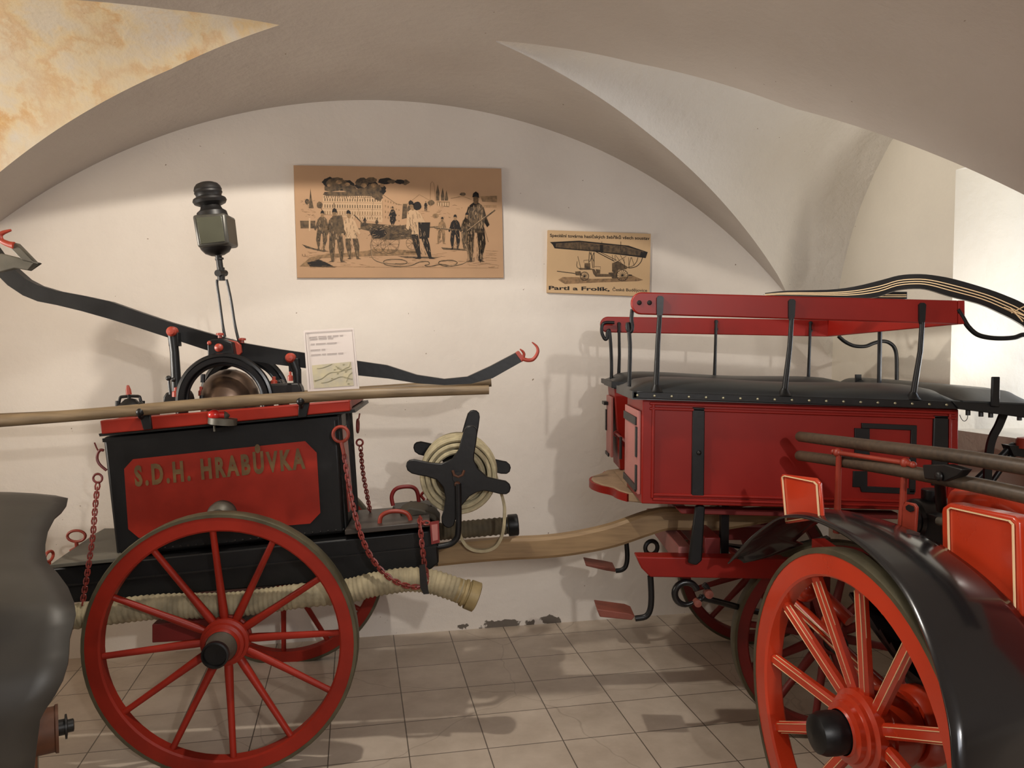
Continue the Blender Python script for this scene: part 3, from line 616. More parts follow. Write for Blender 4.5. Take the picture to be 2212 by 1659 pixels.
# ---- info card
b=MB(); card=[(655,714),(764,708),(776,835),(776,842),(665,846)]
cd=thing('information_card',PA.pt(715,846,.19),'white laminated information card with small map, standing on the hand pump','card')
b.prism(A(card,.17),nA*.003); b.build('sheet',PAPER,cd)
def c1p(x,y): return (640+x/10.369,690+y/10.369)
b=MB()
for a,c in (((205,300),(1250,235)),((1250,235),(1365,1500)),((205,300),(310,1560))):
    b.bar(A([c1p(*a),c1p(*c)],.168),.0014,.001,up=nA)
for y,x0,x1,w in ((380,290,1050,1),(425,300,830,1),(535,325,905,1),(668,320,650,1),(775,330,1055,1)):
    x=x0
    while x<x1-20:
        L=min(random.choice((90,130,180,220)),x1-x); sl=-.062
        b.bar(A([c1p(x,y+(y*0)+(x-x0)*sl+20),c1p(x+L,y+(x+L-x0)*sl+20)],.168),.0019,.001,up=nA); x+=L+26
b.build('printed_lines',PENCIL,cd)
b=MB(); b.prism(A([c1p(350,1030),c1p(1225,945),c1p(1290,1480),c1p(400,1545)],.1685),nA*.001); b.build('map_print',MAPP,cd)
b=MB()
for L in ([(400,1370),(560,1330),(640,1270),(720,1210),(790,1185),(880,1180),(1000,1160),(1100,1090),(1180,1060),(1215,960)],[(880,1040),(960,1100),(1060,1140),(1250,1090)],[(560,1420),(700,1400),(860,1330),(1000,1280),(1100,1300),(1260,1340)],[(460,1100),(600,1080),(800,1000)],[(1120,1400),(1180,1250),(1260,1180)]):
    b.bar(A([c1p(*p) for p in L],.1675),.0016,.0006,up=nA,smooth=3)
for x,y in ((430,1380),(940,1090),(860,1125),(930,1210),(1140,1130),(1110,1170),(800,1325),(1170,1440),(1060,1010)):
    b.prism(A([c1p(x-22,y-9),c1p(x+22,y-12),c1p(x+22,y+8),c1p(x-22,y+11)],.1672),nA*.0005)
b.build('map_lines',MAPL,cd)
# ================================================================ RIGHT WAGON
YN=2.75
wag=thing('bench_wagon',(1.15,3.25,0),'red wooden fire brigade wagon with black padded benches and red backrest rails','wagon')
def Q(L,Y): return [P(x,y,Y) for x,y in L]
def wp(name,px,Y,dep,m,parent=wag,bevel=.003,label=None):
    b=MB(); b.prism(Q(px,Y),(0,dep,0)); return b.build(name,m,parent,bevel=bevel,label=label)
XR=1.60
side=Q([(1388,862),(2071,884),(2069,1105),(1386,1088)],YN)
b=MB(); b.prism(side,(0,.36,0)); nb=b.build('side_box',REDW,wag,bevel=.004,label='near red locker under the bench')
far=[p+Vector((0,.76,0)) for p in side]; far[3]=far[3]+Vector((.03,0,.0)); 
b=MB(); b.prism(far,(0,.24,0)); fb=b.build('side_box',REDW,wag,bevel=.004)
# mouldings of near side
def mold(pts,w,Y=YN-.004,m=REDW,par=nb,h=.012,name='panel_moulding'):
    b=MB(); b.bar(Q(pts,Y),w,h,up=(0,1,0)); return b.build(name,m,par,bevel=.003)
for dy in (0,11): mold([(1404,871+dy),(2064,892+dy)],.010)
for dy in (0,10): mold([(1410,1068+dy),(2060,1086+dy)],.010)
for dx in (0,): mold([(1412,873),(1409,1076)],.010); mold([(2052,893),(2050,1094)],.010)
b=MB(); b.abox(side[0].x,XR,YN+.36,YN+.76,.905,.935); b.build('floor_board',TAN,wag)
b=MB(); b.abox(XR-.02,XR,YN+.30,YN+.80,.9,1.3); b.build('front_board',REDW,wag)
b=MB(); st=[(.52,2.96),(.46,3.00),(.43,3.06),(.415,3.13),(.375,3.19),(.35,3.26),(.345,3.33),(.36,3.40),(.39,3.45),(.42,3.50),(.44,3.56),(.52,3.62)]
b.prism([Vector((x,y,.893)) for x,y in st],(0,0,.035)); b.build('step_board',[TAN],wag,bevel=.004,label='tan worn step board')
b=MB(); b.bar([Vector((x-.004 if x<.5 else x,y,.908)) for x,y in st[1:-1]],.010,.030,up=Z,smooth=3); b.build('step_edge',REDW,wag)
# end door of near box
xe=side[0].x
b=MB(); b.abox(xe-.012,xe+.0,YN+.025,YN+.345,.965,1.27); door=b.build('locker_door',PALE,wag,bevel=.002,label='locker door with its gloss reflection painted in as pink')  # pink stands in for the reflection on the glossy door
b=MB(); b.abox(xe-.018,xe-.012,YN+.05,YN+.345,1.215,1.245); b.abox(xe-.018,xe-.012,YN+.05,YN+.345,.97,.995); b.abox(xe-.018,xe-.012,YN+.03,YN+.055,1.10,1.21); b.abox(xe-.018,xe-.012,YN+.03,YN+.055,.98,1.07); b.build('hinge_strap',IRON,door,bevel=.001)
b=MB(); b.tube([Vector((xe-.03,YN+.33,1.14)),Vector((xe-.03,YN+.33,1.05))],.006,8); b.build('door_handle',IRON,door)
b=MB(); b.abox(xe-.010,xe+.0,YN+.79,YN+.97,.99,1.27); d2=b.build('locker_door',PALE,wag,bevel=.002)
b=MB(); b.abox(xe-.03,xe-.01,YN+.90,YN+.985,1.225,1.24); b.abox(xe-.016,xe-.01,YN+.94,YN+.97,1.10,1.2); b.abox(xe-.016,xe-.01,YN+.85,YN+.96,.985,1.0); b.build('hinge_strap',IRON,d2)
b=MB(); b.cyl((xe+.01,YN+.36,1.105),(xe+.01,YN+.77,1.105),.006,8); b.torus((xe+.01,YN+.75,1.105),(0,1,0),.012,.003,14,6); b.build('latch_rod',REDD,wag)
# black straps on the near side
for q in ([(1497,880),(1523,881),(1521,1074),(1494,1073)],[(2018,898),(2050,899),(2047,1050),(2014,1049)]):
    s_=wp('iron_strap',q,YN-.010,.012,BLACK,wag)
b=MB(); b.ball(P(1510,978,YN-.012),.009,10); b.build('strap_bolt',IRON,s_)
b=MB()
for q in ([(1862,914),(1981,919),(1981,930),(1862,925)],[(1969,926),(1981,926),(1978,1064),(1965,1064)],[(1847,925),(1879,926),(1879,986),(1847,985)],[(1844,1018),(1874,1018),(1874,1053),(1843,1052)],[(1858,1050),(1976,1056),(1976,1068),(1862,1063)]):
    b.prism(Q(q,YN-.008),(0,.012,0))
b.build('locker_frame_iron',BLACK,wag,bevel=.001)
# seats
def cushion(name,x0,x1,y0,y1,zt,hgt,label=None,slope=0):
    b=MB(); nx,ny=22,12; vs=[]
    for j in range(ny+1):
        for i in range(nx+1):
            u=i/nx; v=j/ny; e=min(u,1-u)*(x1-x0); f=min(v,1-v)*(y1-y0)
            g=(1-math.exp(-e/.035))*(1-math.exp(-f/.045)); vs.append(Vector((x0+(x1-x0)*u,y0+(y1-y0)*v,zt-slope*u+hgt*g+.004*math.sin(9*u)*g)))
    fs=[[j*(nx+1)+i,j*(nx+1)+i+1,(j+1)*(nx+1)+i+1,(j+1)*(nx+1)+i] for j in range(ny) for i in range(nx)]
    b.add(vs,fs)
    nxx=nx+1; edge=[i for i in range(nxx)]+[j*nxx+nx for j in range(1,ny+1)]+[ny*nxx+i for i in range(nx-1,-1,-1)]+[j*nxx for j in range(ny-1,0,-1)]
    low=[Vector(vs[i])-Z*.03 for i in edge]; k=len(edge)
    b.add([vs[i] for i in edge]+low,[[i,(i+1)%k,(i+1)%k+k,i+k] for i in range(k)]+[[k+i for i in range(k)]])
    return b.build(name,LEATH,wag,label=label,angle=60)
z1=P(1388,845,2.71).z; z2=P(2057,866,2.71).z
SL=z1-z2
s1=cushion('bench_seat',P(1366,850,2.715).x,1.585,2.715,3.13,z1,.045,'near black padded bench',SL)
s2=cushion('bench_seat',P(1313,835,3.72).x,1.585,3.50,3.88,z1-.004,.045,'far black padded bench',SL)
s3=cushion('driver_seat',1.59,1.86,2.705,3.86,z2+.002,.05,None,.012)
b=MB(); ta=Q([(1368,846),(2057,867),(2071,884),(1388,861),(1368,860)],2.708); b.prism(ta,(0,.014,0)); b.prism([Vector((ta[0].x,2.708,z1)),Vector((ta[0].x,3.12,z1)),Vector((ta[0].x,3.12,z1-.024)),Vector((ta[0].x,2.708,z1-.024))],(.014,0,0)); tr=b.build('seat_trim',BLACK,s1,bevel=.002)
for i in range(19):
    f=i/18; b=MB(); b.lathe(P(1377+f*668,854+f*20.5,2.706),(0,-1,0),[(0,.004),(.003,.0035),(.005,0)],10); b.build('stud',STUD,tr)
b=MB(); xf=.452; b.prism([Vector((xf,3.49,z1)),Vector((xf,3.90,z1-.003)),Vector((xf,3.90,z1-.026)),Vector((xf,3.49,z1-.026))],(.014,0,0)); b.prism([Vector((xf,3.486,z1)),Vector((1.585,3.486,z2)),Vector((1.585,3.486,z2-.03)),Vector((xf,3.486,z1-.03))],(0,.01,0)); b.build('seat_trim',BLACK,s2,bevel=.002)
tb=Q([(2057,867),(2230,875),(2230,904),(2071,884)],2.70); b=MB(); b.prism(tb,(0,.016,0)); b.prism([tb[1],tb[1]+Vector((0,1.16,0)),tb[2]+Vector((0,1.16,0)),tb[2]],(-.014,0,0)); t3=b.build('seat_trim',BLACK,s3,bevel=.002)
b=MB()
for x in (2091,2119,2140,2202): b.cyl(P(x,886+(x-2091)*.1,2.72),P(x,897+(x-2091)*.1,2.72),.008,8)
b.build('seat_bolt',IRON,t3)
# rails
def rrect(x0,x1,yt0,yt1,yb0,yb1,r):
    L=[]
    for i in range(13):
        a=math.pi/2+math.pi*i/12; cx=x0+r; cy=(yt0+yb0)/2; L.append((cx+r*math.cos(a)*1.0,cy-(yb0-yt0)/2*math.sin(a)))
    return L+[(x1,yb1),(x1,yt1)]
r1=wp('backrest_rail',[(x,y) for x,y in rrect(1364,2070,631,649,679,700,22)],2.725,.026,REDW,bevel=.004,label='near dark red backrest board')
r2=wp('backrest_rail',rrect(1297,1790,684,691,718,727,16),3.73,.026,REDW,bevel=.004)
pA=P(2070,649,2.725); pB=P(2070,700,2.725); qA=P(1786,691,3.75); qB=P(1784,727,3.75)
b=MB(); b.prism([pA,pB,qB,qA],(.024,0,0)); r3=b.build('front_rail',REDW,wag,bevel=.003)
def rod(px,Y,r,nm='rail_rod',par=wag,sm=5):
    b=MB(); Ys=Y if isinstance(Y,list) else [Y]*len(px)
    b.tube([P(x,y,q) for (x,y),q in zip(px,Ys)],r,10,smooth=sm); return b.build(nm,BLACK,par)
for (xt,yt,xb,yb) in ((1426,643,1417,842),(1711,650,1694,850),(1993,658,1972,858)):
    b=MB(); b.prism(Q([(xt-7,yt),(xt-3,yt-4),(xt+4,yt-4),(xt+8,yt),(xt+6,yt+34),(xt+2,yt+42),(xt-4,yt+42),(xt-7,yt+34)],2.715),(0,.012,0)); b.tube([P(xt-1,yt+38,2.722),P(xt-5,yt+100,2.725),P(xb,yb,2.73)],[.0085,.009,.011],10); b.lathe(P(xb,yb+2,2.73),Z,[(.028,-.004),(.02,.004),(.011,.022)],12); b.build('rail_post',BLACK,wag)
for (xt,yt,xb,yb) in ((1337,697,1336,826),(1547,692,1543,826),(1751,695,1746,829),):
    b=MB(); b.tube([P(xt,yt,3.722),P(xb+2,yb-60,3.72),P(xb,yb,3.72)],[.007,.0075,.009],8); b.lathe(P(xt,yt+3,3.728),(0,-1,0),[(0,.006),(.009,.004),(.010,0)],10); b.lathe(P(xt,yt+19,3.728),(0,-1,0),[(0,.006),(.009,.004),(.010,0)],10); b.build('rail_post',BLACK,wag)
b=MB(); b.tube([P(1901,690,3.3),P(1900,770,3.3),P(1899,836,3.3)],.0095,8); b.build('rail_post',BLACK,wag)
b=MB()
for x in (1381,1403): b.lathe(P(x,654,2.725),(0,-1,0),[(0,.006),(.007,.004),(.009,0)],12)
b.build('rail_bolt',IRON,r1)
rod([(1366,668),(1364,690),(1366,706),(1363,716),(1357,714),(1355,704),(1357,700),(1360,730),(1361,760),(1359,835)],2.76,.0072)
rod([(1327,697),(1308,697),(1301,703),(1300,718),(1306,732),(1311,731),(1312,719),(1316,714),(1319,741),(1321,790),(1320,838)],3.70,.0082)
rod([(1811,726),(1825,738),(1845,747),(1869,748),(1888,741),(1907,737),(1922,741),(1933,753),(1937,777),(1937,834)],3.72,.009,'arm_rod')
rod([(2068,668),(2079,685),(2091,705),(2110,722),(2134,729),(2163,731),(2192,729),(2212,723),(2232,730),(2243,755),(2246,800),(2246,880)],2.73,.0085,'arm_rod')
b=MB(); b.tube([P(2070,656,2.73),P(2077,659,2.73),P(2082,655,2.73)],.0018,6); b.build('wire_end',IRON,r1)
b=MB(); b.tube([P(2073,896,2.72),P(2077,905,2.72),P(2083,910,2.72),P(2089,905,2.72),P(2091,894,2.72)],.0012,5,smooth=3); b.build('loose_wire',IRON,wag)
wp('seat_bracket',[(2144,814),(2161,814),(2160,880),(2142,878)],2.69,.01,BLACK)
b=MB(); b.prism(Q([(1849,809),(1861,809),(1861,850),(1849,850)],3.6),(0,.012,0)); b.build('seat_bracket',BLACK,wag)
b=MB(); b.bar(Q([(2168,893),(2157,920),(2144,945),(2137,975),(2133,1028),(2137,1090)],2.78),.027,.012,up=(0,1,0),smooth=4); b.build('footboard_bracket',BLACK,wag)
# undercarriage
wp('side_beam',[(1375,1203),(1500,1204),(1690,1208),(1760,1214),(1760,1252),(1640,1251),(1405,1247),(1386,1228)],2.84,.07,REDW,bevel=.005)
wp('side_beam',[(1418,1137),(1700,1140),(1720,1168),(1440,1166)],3.60,.06,REDD,bevel=.005)
for x,w in ((.635,.05),(.735,.06)):
    b=MB(); z=.665 if x<.7 else .70; b.abox(x,x+w,2.9,3.6,z,z+.075); b.build('cross_beam',PALE if x<.7 else REDD,wag,bevel=.004)
for Y,x0,x1 in ((2.90,1462,1940),(3.45,1440,1800)):
    b=MB(); b.prism(Q([(x0,1098 if Y<3 else 1060),(x1,1108 if Y<3 else 1068),(x1,1122 if Y<3 else 1082),(x0+10,1110 if Y<3 else 1075)],Y),(0,.05,0)); b.build('body_sill',REDD,wag,bevel=.003)
wp('hanger_strap',[(1503,1094),(1513,1090),(1524,1094),(1517,1212),(1505,1222),(1487,1217)],2.80,.02,BLACK,bevel=.006)
# struts body to chassis so it rests
for x,Y in ((1560,2.95),(1700,2.95),(1560,3.5),(1720,3.5)):
    b=MB(); top=P(x,1000,Y).x; b.abox(top,top+.03,Y,Y+.03,.70,.93); b.build('body_stay',IRON,wag)
def spring(Y,px0,px1,yp,sag):
    b=MB()
    for k in range(4):
        f=k*.12; pts=[P(px0+(px1-px0)*(f/2+(1-f)*i/12),yp+k*4-sag*4*(i/12)*(1-i/12)*(1-f),Y) for i in range(13)]
        b.bar([p+Vector((0,.0,0)) for p in pts],.006,.045,up=(0,1,0))
    return b.build('leaf_spring',IRON,wag)
spring(2.93,1640,1990,1190,-28); spring(3.68,1500,1790,1160,-22)
hubw=[(0,-.06),(.05,-.06),(.062,-.03),(.066,-.01),(.066,.02),(.058,.03),(.052,.05),(.042,.055)]
capw=[(.045,.05),(.038,.055),(.036,.10),(.03,.105),(0,.105)]
cN=Vector((1.227,2.905,.382)); cF=Vector((1.222,3.845,.382))
for c,n in ((cN,(0,-1,0)),(cF,(0,1,0))):
    wheel(wag,c,n,.382,12,80,.046,.048,.0145,REDD,hubw,dish=.03,hubr=.055,tyre=.013,capp=capw,capm=IRON)
b=MB(); b.cyl(cN+Vector((0,.05,0)),cF-Vector((0,.05,0)),.025); b.abox(1.18,1.27,3.0,3.75,.40,.50); b.build('axle',REDD,wag,bevel=.003)
b=MB(); b.abox(1.195,1.255,2.99,3.05,.49,.66); b.abox(1.195,1.255,3.66,3.72,.49,.66); b.build('spring_block',REDD,wag)
# steps
for px,Y,pl_ in (([(1405,1244),(1407,1290),(1404,1318),(1394,1332),(1372,1336)],2.87,[(1372,1331),(1358,1325),(1289,1316),(1296,1333),(1365,1340)]),([(1352,1160),(1355,1200),(1352,1222),(1343,1231),(1330,1233)],3.62,[(1330,1229),(1312,1225),(1264,1217),(1266,1223),(1310,1233),(1330,1236)])):
    b=MB(); b.tube(Q(px,Y),.0115,10,smooth=4); s_=b.build('step_iron',BLACK,wag)
    b=MB(); fr=Q(pl_,Y-.05); b.prism(fr,(0,.11,0)); b.build('step_tread',BROWNP,s_,bevel=.003)
# hooks
b=MB(); c=P(1482,1282,2.86); b.tube([c+Vector((.043*math.cos(a),0,.043*math.sin(a))) for a in [math.radians(20+290*i/20) for i in range(21)]],[.013]*15+[.012,.011,.010,.009,.008,.006],10); b.tube([P(1503,1300,2.86),P(1522,1288,2.86),P(1528,1272,2.86),P(1520,1262,2.86)],.011,10,smooth=4); b.tube([P(1512,1290,2.86),P(1560,1302,2.88),P(1620,1318,2.92),P(1700,1335,3.0)],.012,10); b.build('tow_hook',BLACKG,wag)
b=MB(); b.lathe(P(1531,1283,2.845),(0,-1,0),[(0,.012),(.016,.01),(.018,-.02)],12); b.lathe(P(1507,1303,2.845),(0,-1,0),[(0,.01),(.014,.008),(.015,-.02)],12); b.build('hook_rivet',BROWNP,wag)
b=MB(); c=P(1407,1183,3.4); b.torus(c,(.3,-1,0),.030,.010,22,8); b.build('tow_ring',IRON,wag)
# ================================================================ FOREGROUND ENGINE (RIGHT)
PH=1.403
class PlaneB(Plane):
    def __init__(s):
        s.n=Vector((math.sin(PH),math.cos(PH),0)); s.t=Vector((math.cos(PH),-math.sin(PH),0)); C=Vector((.899,1.999,.48)); s.D=C.dot(s.n); s.C=C
PB=PlaneB(); nB=PB.n; tB=PB.t; CB=PB.C
eng=thing('pinstriped_fire_engine',(1.25,1.9,0),'orange red hand fire engine with cream pinstripes and glossy black mudguard in the right foreground','fire pump')
B=lambda L,off: PB.pts(L,off)
def LB(t,z,off): return CB+tB*t+Z*z+nB*off
hubB=[(0,-.12),(.08,-.12),(.10,-.09),(.108,-.06),(.108,-.02),(.101,-.016),(.101,.002),(.108,.006),(.106,.028),(.092,.034),(.092,.046),(.080,.050),(.078,.064),(.062,.068),(.058,.074)]
capB=[(.050,.066),(.054,.07),(.057,.10),(.056,.125),(.049,.143),(.036,.15),(.0,.154)]
zt=Vector((0,0,1))
wheel(eng,CB,-nB,.48,12,25,.062,.060,.019,ORANGE,hubB,dish=.045,hubr=.10,flat=True,stripe=CREAM,tyre=.016,capp=capB,capm=BLACK)
b=MB(); b.cyl(CB+nB*.05,CB+nB*1.0,.035); b.abox(0,0.001,0,0.001,0,0.001) if False else None; b.build('axle',ORANGE,eng)
# far wheel, mostly outside the frame
wheel(eng,CB+nB*1.02,nB,.48,12,25,.062,.060,.019,ORANGE,hubB,dish=.045,hubr=.10,flat=True,tyre=.016,capp=capB,capm=BLACK)
# axle bolster, springs and pinstriped cross rod
b=MB(); b.box(LB(0,.03,.5),nB*.42,tB*.04,Z*.045); b.build('axle_bolster',ORANGE,eng,bevel=.005)
b=MB(); b.tube([LB(-.62,.20,.12),LB(-.25,.05,.20),LB(-.05,-.02,.24)],.020,10); b.ball(LB(-.50,.22,.16),.045,12); b.ball(LB(-.44,.12,.22),.034,12); b.tube([LB(-.56,.23,.2),LB(-.4,.14,.26)],.022,10); bs=b.build('brace_rod',ORANGE,eng)
b=MB()
for dz in (.016,-.004): b.tube([LB(-.5,.155+dz,.118),LB(-.22,.055+dz,.18)],.0022,6)
b.build('pinstripe',CREAM,bs)
b=MB()
for k in range(5):
    L=.34-.05*k; b.bar([LB(-L,.20-.02*k+.05,.24),LB(-L/2,.13-.012*k+.03,.24),LB(0,.11-.012*k,.24),LB(L/2,.13-.012*k+.03,.24),LB(L,.20-.02*k+.05,.24)],.012,.05,up=nB,smooth=3)
b.build('leaf_spring',BLACKG,eng)
b=MB(); b.ball(LB(-.02,0,.26),.085,16,sc=(1,1,.9)); b.lathe(LB(0,0,.17),nB,[(0,0),(.09,0),(.105,.02),(.105,.05),(.085,.06),(.085,.10),(.10,.11),(.10,.15),(0,.16)],28); b.build('inner_hub',ORANGE,eng)
# mudguard
prof=[(-.66,.27,-.04),(-.55,.37,-.03),(-.45,.445,-.02),(-.35,.50,-.01),(-.2,.525,0),(0,.512,0),(.2,.462,-.02),(.338,.385,-.05),(.44,.285,-.08),(.49,.19,-.10),(.525,.0,-.12),(.53,-.25,-.13)]
fi=[.15,.15,.155,.165,.19,.22,.22,.22,.23,.25,.29,.31]
o3,_=spl([Vector(p) for p in prof],6); iw=[]
for i in range(len(fi)-1): iw+=[fi[i]+(fi[i+1]-fi[i])*k/6 for k in range(6)]
iw.append(fi[-1]); iw[0]=.02; iw[1]=.06; iw[2]=.10; iw[3]=.13; iw[4]=.16; iw[5]=.19
b=MB(); vs=[];K=10
for p,q in zip(o3,iw):
    for j in range(K+1):
        f=j/K; vs.append(LB(p.x,p.y+.018*math.sin(math.pi*f),p.z+(q-p.z)*f))
nn=len(o3); b.add(vs,[[i*(K+1)+j,i*(K+1)+j+1,(i+1)*(K+1)+j+1,(i+1)*(K+1)+j] for i in range(nn-1) for j in range(K)])
fen=b.build('mudguard',mat('polished_black_mudguard',(34,34,36),.2,metal=.35,var=.2,scale=3,bump=.07,bscale=4,coat=.7),eng,angle=70); so=fen.modifiers.new('thick','SOLIDIFY'); so.thickness=.006
b=MB(); b.box(PB.pt(1956,1153,.16),nB*.028,tB*.02,Z*.006); b.torus(PB.pt(1944,1166,.12),(tB*.6+Z*.8),.017,.0045,18,6); b.build('fender_buckle',mat('brown_strap',(58,40,36),.6),fen)
# side panels with cream lining
def panel(name,out,pin,off,dep,par=eng):
    b=MB(); b.prism(B(out,off),nB*dep); o=b.build(name,ORANGE,par,bevel=.006)
    b=MB(); L=B(pin,off-.004); 
    for a,c in zip(L,L[1:]+L[:1]): b.bar([a-(c-a).normalized()*.001,c+(c-a).normalized()*.001],.0028,.005,up=nB)
    b.build('pinstripe',CREAM,o); return o
panel('side_panel',[(1684,1034),(1688,1024),(1762,1033),(1771,1043),(1777,1120),(1695,1132)],[(1690,1031),(1695,1028),(1758,1041),(1764,1047),(1769,1115),(1698,1126)],.03,.010)
p2=panel('side_panel',[(2033,1105),(2035,1096),(2050,1086),(2188,1115),(2200,1127),(2207,1330),(2196,1336),(2140,1314),(2034,1206)],[(2048,1101),(2054,1097),(2180,1125),(2188,1133),(2192,1317),(2145,1299),(2050,1196)],.25,.05)
b=MB(); sh=B([(2040,1100),(2400,1160),(2500,1400),(2200,1345),(2140,1312),(2040,1204)],.30); b.prism(sh,nB*.45); b.build('engine_body',ORANGE,eng,bevel=.01)
b=MB(); b.prism([LB(-.25,.0,.34),LB(.60,-.15,.34),LB(.75,.30,.34),LB(-.10,.42,.34)],nB*.4); b.build('under_tray',BLACK,eng,bevel=.01)
b=MB(); b.tube(B([(2080,1090),(2140,1085),(2200,1100),(2260,1140)],.42),.05,14,smooth=4); b.build('curved_cover',ORANGE,eng)
b=MB(); b.prism([LB(-.6,.36,.24),LB(.5,.20,.24),LB(.5,.14,.24),LB(-.6,.30,.24)],nB*.05); b.build('chassis_beam',mat('dark_red_enamel',(120,26,16),.4),eng,bevel=.004)
# red rack
b=MB(); f0,f1=PB.pt(1810,978,.18),PB.pt(1956,1000,.22)
b.tube([f0,f1],.0075,12); b.ball(f0,.0145,14); b.ball(f1,.0145,14); b.ball(PB.pt(1801,976,.18),.0095,12); b.ball(PB.pt(1972,1004,.22),.0098,12); b.cyl(f1,PB.pt(1972,1004,.22),.008); b.build('rack_rail',ORR,eng)
for (x0,y0,x1,y1) in ((1812,980,1808,1150),(1954,1002,1946,1180)):
    b=MB(); o_=.18 if x0<1900 else .22; b.tube([PB.pt(x0,y0,o_),PB.pt((x0+x1)/2,(y0+y1)/2,o_+.01),PB.pt(x1,y1,o_+.02)],[.0085,.0095,.0125],12); b.build('rack_upright',ORR,eng)
b=MB(); ou=B([(1950,1092),(1955,1084),(1974,1088),(1980,1096),(1976,1150),(1972,1178),(1946,1172)],.225); b.prism(ou,nB*.008); pl2=b.build('lug_plate',ORR,eng,bevel=.002)
b=MB(); b.prism(B([(1956,1094),(1962,1090),(1972,1094),(1973,1103),(1966,1106),(1957,1101)],.221),nB*.003); b.build('lug_slot',IRON,pl2)
# pump machinery behind the rack
b=MB(); cc=PB.pt(2012,1120,.42); b.lathe(cc-nB*.07,nB,[(0,0),(.05,0),(.062,.012),(.062,.12),(.05,.13),(0,.13)],28); b.cyl(cc-Z*.14,cc+Z*.02,.05); b.cyl(cc+Z*.02,cc+Z*.09,.03); b.torus(cc-nB*.07,nB,.045,.008,24,8); b.box(cc+tB*.08-Z*.05,tB*.05,nB*.06,Z*.08); b.box(cc-Z*.2,tB*.12,nB*.09,Z*.08); b.build('pump_cylinder',BLACKG,eng,bevel=.003)
b=MB(); b.cyl(PB.pt(2028,1126,.3),PB.pt(2046,1128,.3),.012); b.build('pump_pipe',GREYM,eng)
b=MB(); b.lathe(PB.pt(2028,1029,.205),-nB,[(0,.008),(.011,.006),(.013,0)],16); b.prism(B([(1992,1004),(2040,1003),(2080,1014),(2068,1028),(2040,1040),(1996,1034)],.21),nB*.03); b.build('pole_clamp',IRON,eng,bevel=.003)
b=MB(); b.tube([PB.pt(2030,1040,.27),PB.pt(2034,1100,.32)],.014,10); b.build('clamp_post',IRON,eng)
# carrying poles on the rack
def polB(px,off,r,label):
    pts=[PB.pt(x,y,.19+(x-1727)*.00015) for x,y in px]; s_,rr_=spl(pts,6,[q*1.06 for q in r]); b=MB(); d=(s_[0]-s_[1]).normalized()
    s_=[s_[0]+d*.010,s_[0]+d*.006]+s_; rr_=[rr_[0]*.5,rr_[0]*.85]+rr_
    b.tube(s_,rr_,18); o=b.build('wooden_pole',DPOLE,None,loc=pts[0]); tag(o,label,'pole'); return o
polB([(1728,943),(1900,965),(2060,985),(2212,1009),(2330,1027)],.10,[.0165,.0175,.018,.0185,.019],'dark brown round wooden pole, upper of the two above the right foreground engine')
polB([(1727,984),(1900,1009),(2060,1038),(2212,1070),(2330,1098)],.10,[.0165,.0175,.018,.0185,.019],'dark brown round wooden pole behind the red rack rail, lower of the two')
# ================================================================ STRIPED LEVER PUMP (behind the wagon, mostly out of frame)
pump=thing('lever_pump',(2.02,2.59,0),'black pump lever with cream stripes curving above the wagon, coming from outside the frame','pump lever')
top=[(1652,633),(1700,628),(1787,626),(1845,619),(1905,604.6),(1941,595),(1977,592),(2013,594),(2062,603),(2134,624),(2182,642),(2212,656),(2290,700),(2380,760)]
bot=[(1655,640),(1702,640),(1788,643),(1848,645),(1895,641),(1936,627),(1977,623),(2006,626),(2048,639),(2114,656),(2162,677),(2205,700),(2280,752),(2365,815)]
yv=lambda x: 3.32-(x-1650)/(2212-1650)*.55
T=[P(x,y,yv(x)) for x,y in top]; Bt=[P(x,y,yv(x)) for x,y in bot]
T,_=spl(T,3); Bt,_=spl(Bt,3); b=MB()
for i in range(len(T)-1):
    q=[T[i],T[i+1],Bt[i+1],Bt[i]]; v=Vector((.02,.04,0))
    b.add(q+[p+v for p in q],[[0,1,2,3],[7,6,5,4],[0,1,5,4],[3,2,6,7]]+([[0,3,7,4]] if i==0 else [])+([[1,2,6,5]] if i==len(T)-2 else []))
lv=b.build('pump_lever',BLACKG,pump,angle=50)
for f in (.36,.52,.68):
    b=MB(); L=[T[i].lerp(Bt[i],f)+Vector((-.0015,-.003,0)) for i in range(len(T))]; b.bar(L,[min(.0032,.075*(T[i]-Bt[i]).length) for i in range(len(T))],.003,up=(0,1,0)); b.build('pinstripe',CREAM,lv)
b=MB(); L=[P(2170,655,2.80),P(2188,668,2.785),P(2212,665,2.765)]; 
b.bar([P(2168,664,2.808),P(2212,682,2.76)],.003,.003,up=(0,1,0)); b.bar([P(2185,676,2.79),P(2212,662,2.76)],.003,.003,up=(0,1,0)); b.bar([P(2182,664,2.79),P(2210,695,2.76)],.003,.003,up=(0,1,0)); b.build('pinstripe',CREAM,lv)
b=MB(); b.prism([P(1800,637,3.3),P(1880,630,3.3),P(1960,630,3.3),P(1960,647,3.3),P(1880,647,3.3),P(1800,646,3.3)],(0,.04,0)); f2=b.build('lever_fork',BLACKG,pump,bevel=.002)
b=MB()
for y in (637,641): b.bar([P(1893,y,3.297),P(1958,y,3.297)],.0028,.003,up=(0,1,0))
b.build('pinstripe',CREAM,f2)
e=T[-1]; b=MB(); b.abox(1.98,2.06,2.55,2.63,.0,e.z); b.abox(1.95,2.12,2.42,2.66,.0,.10); b.build('stand',IRON,pump,bevel=.004)
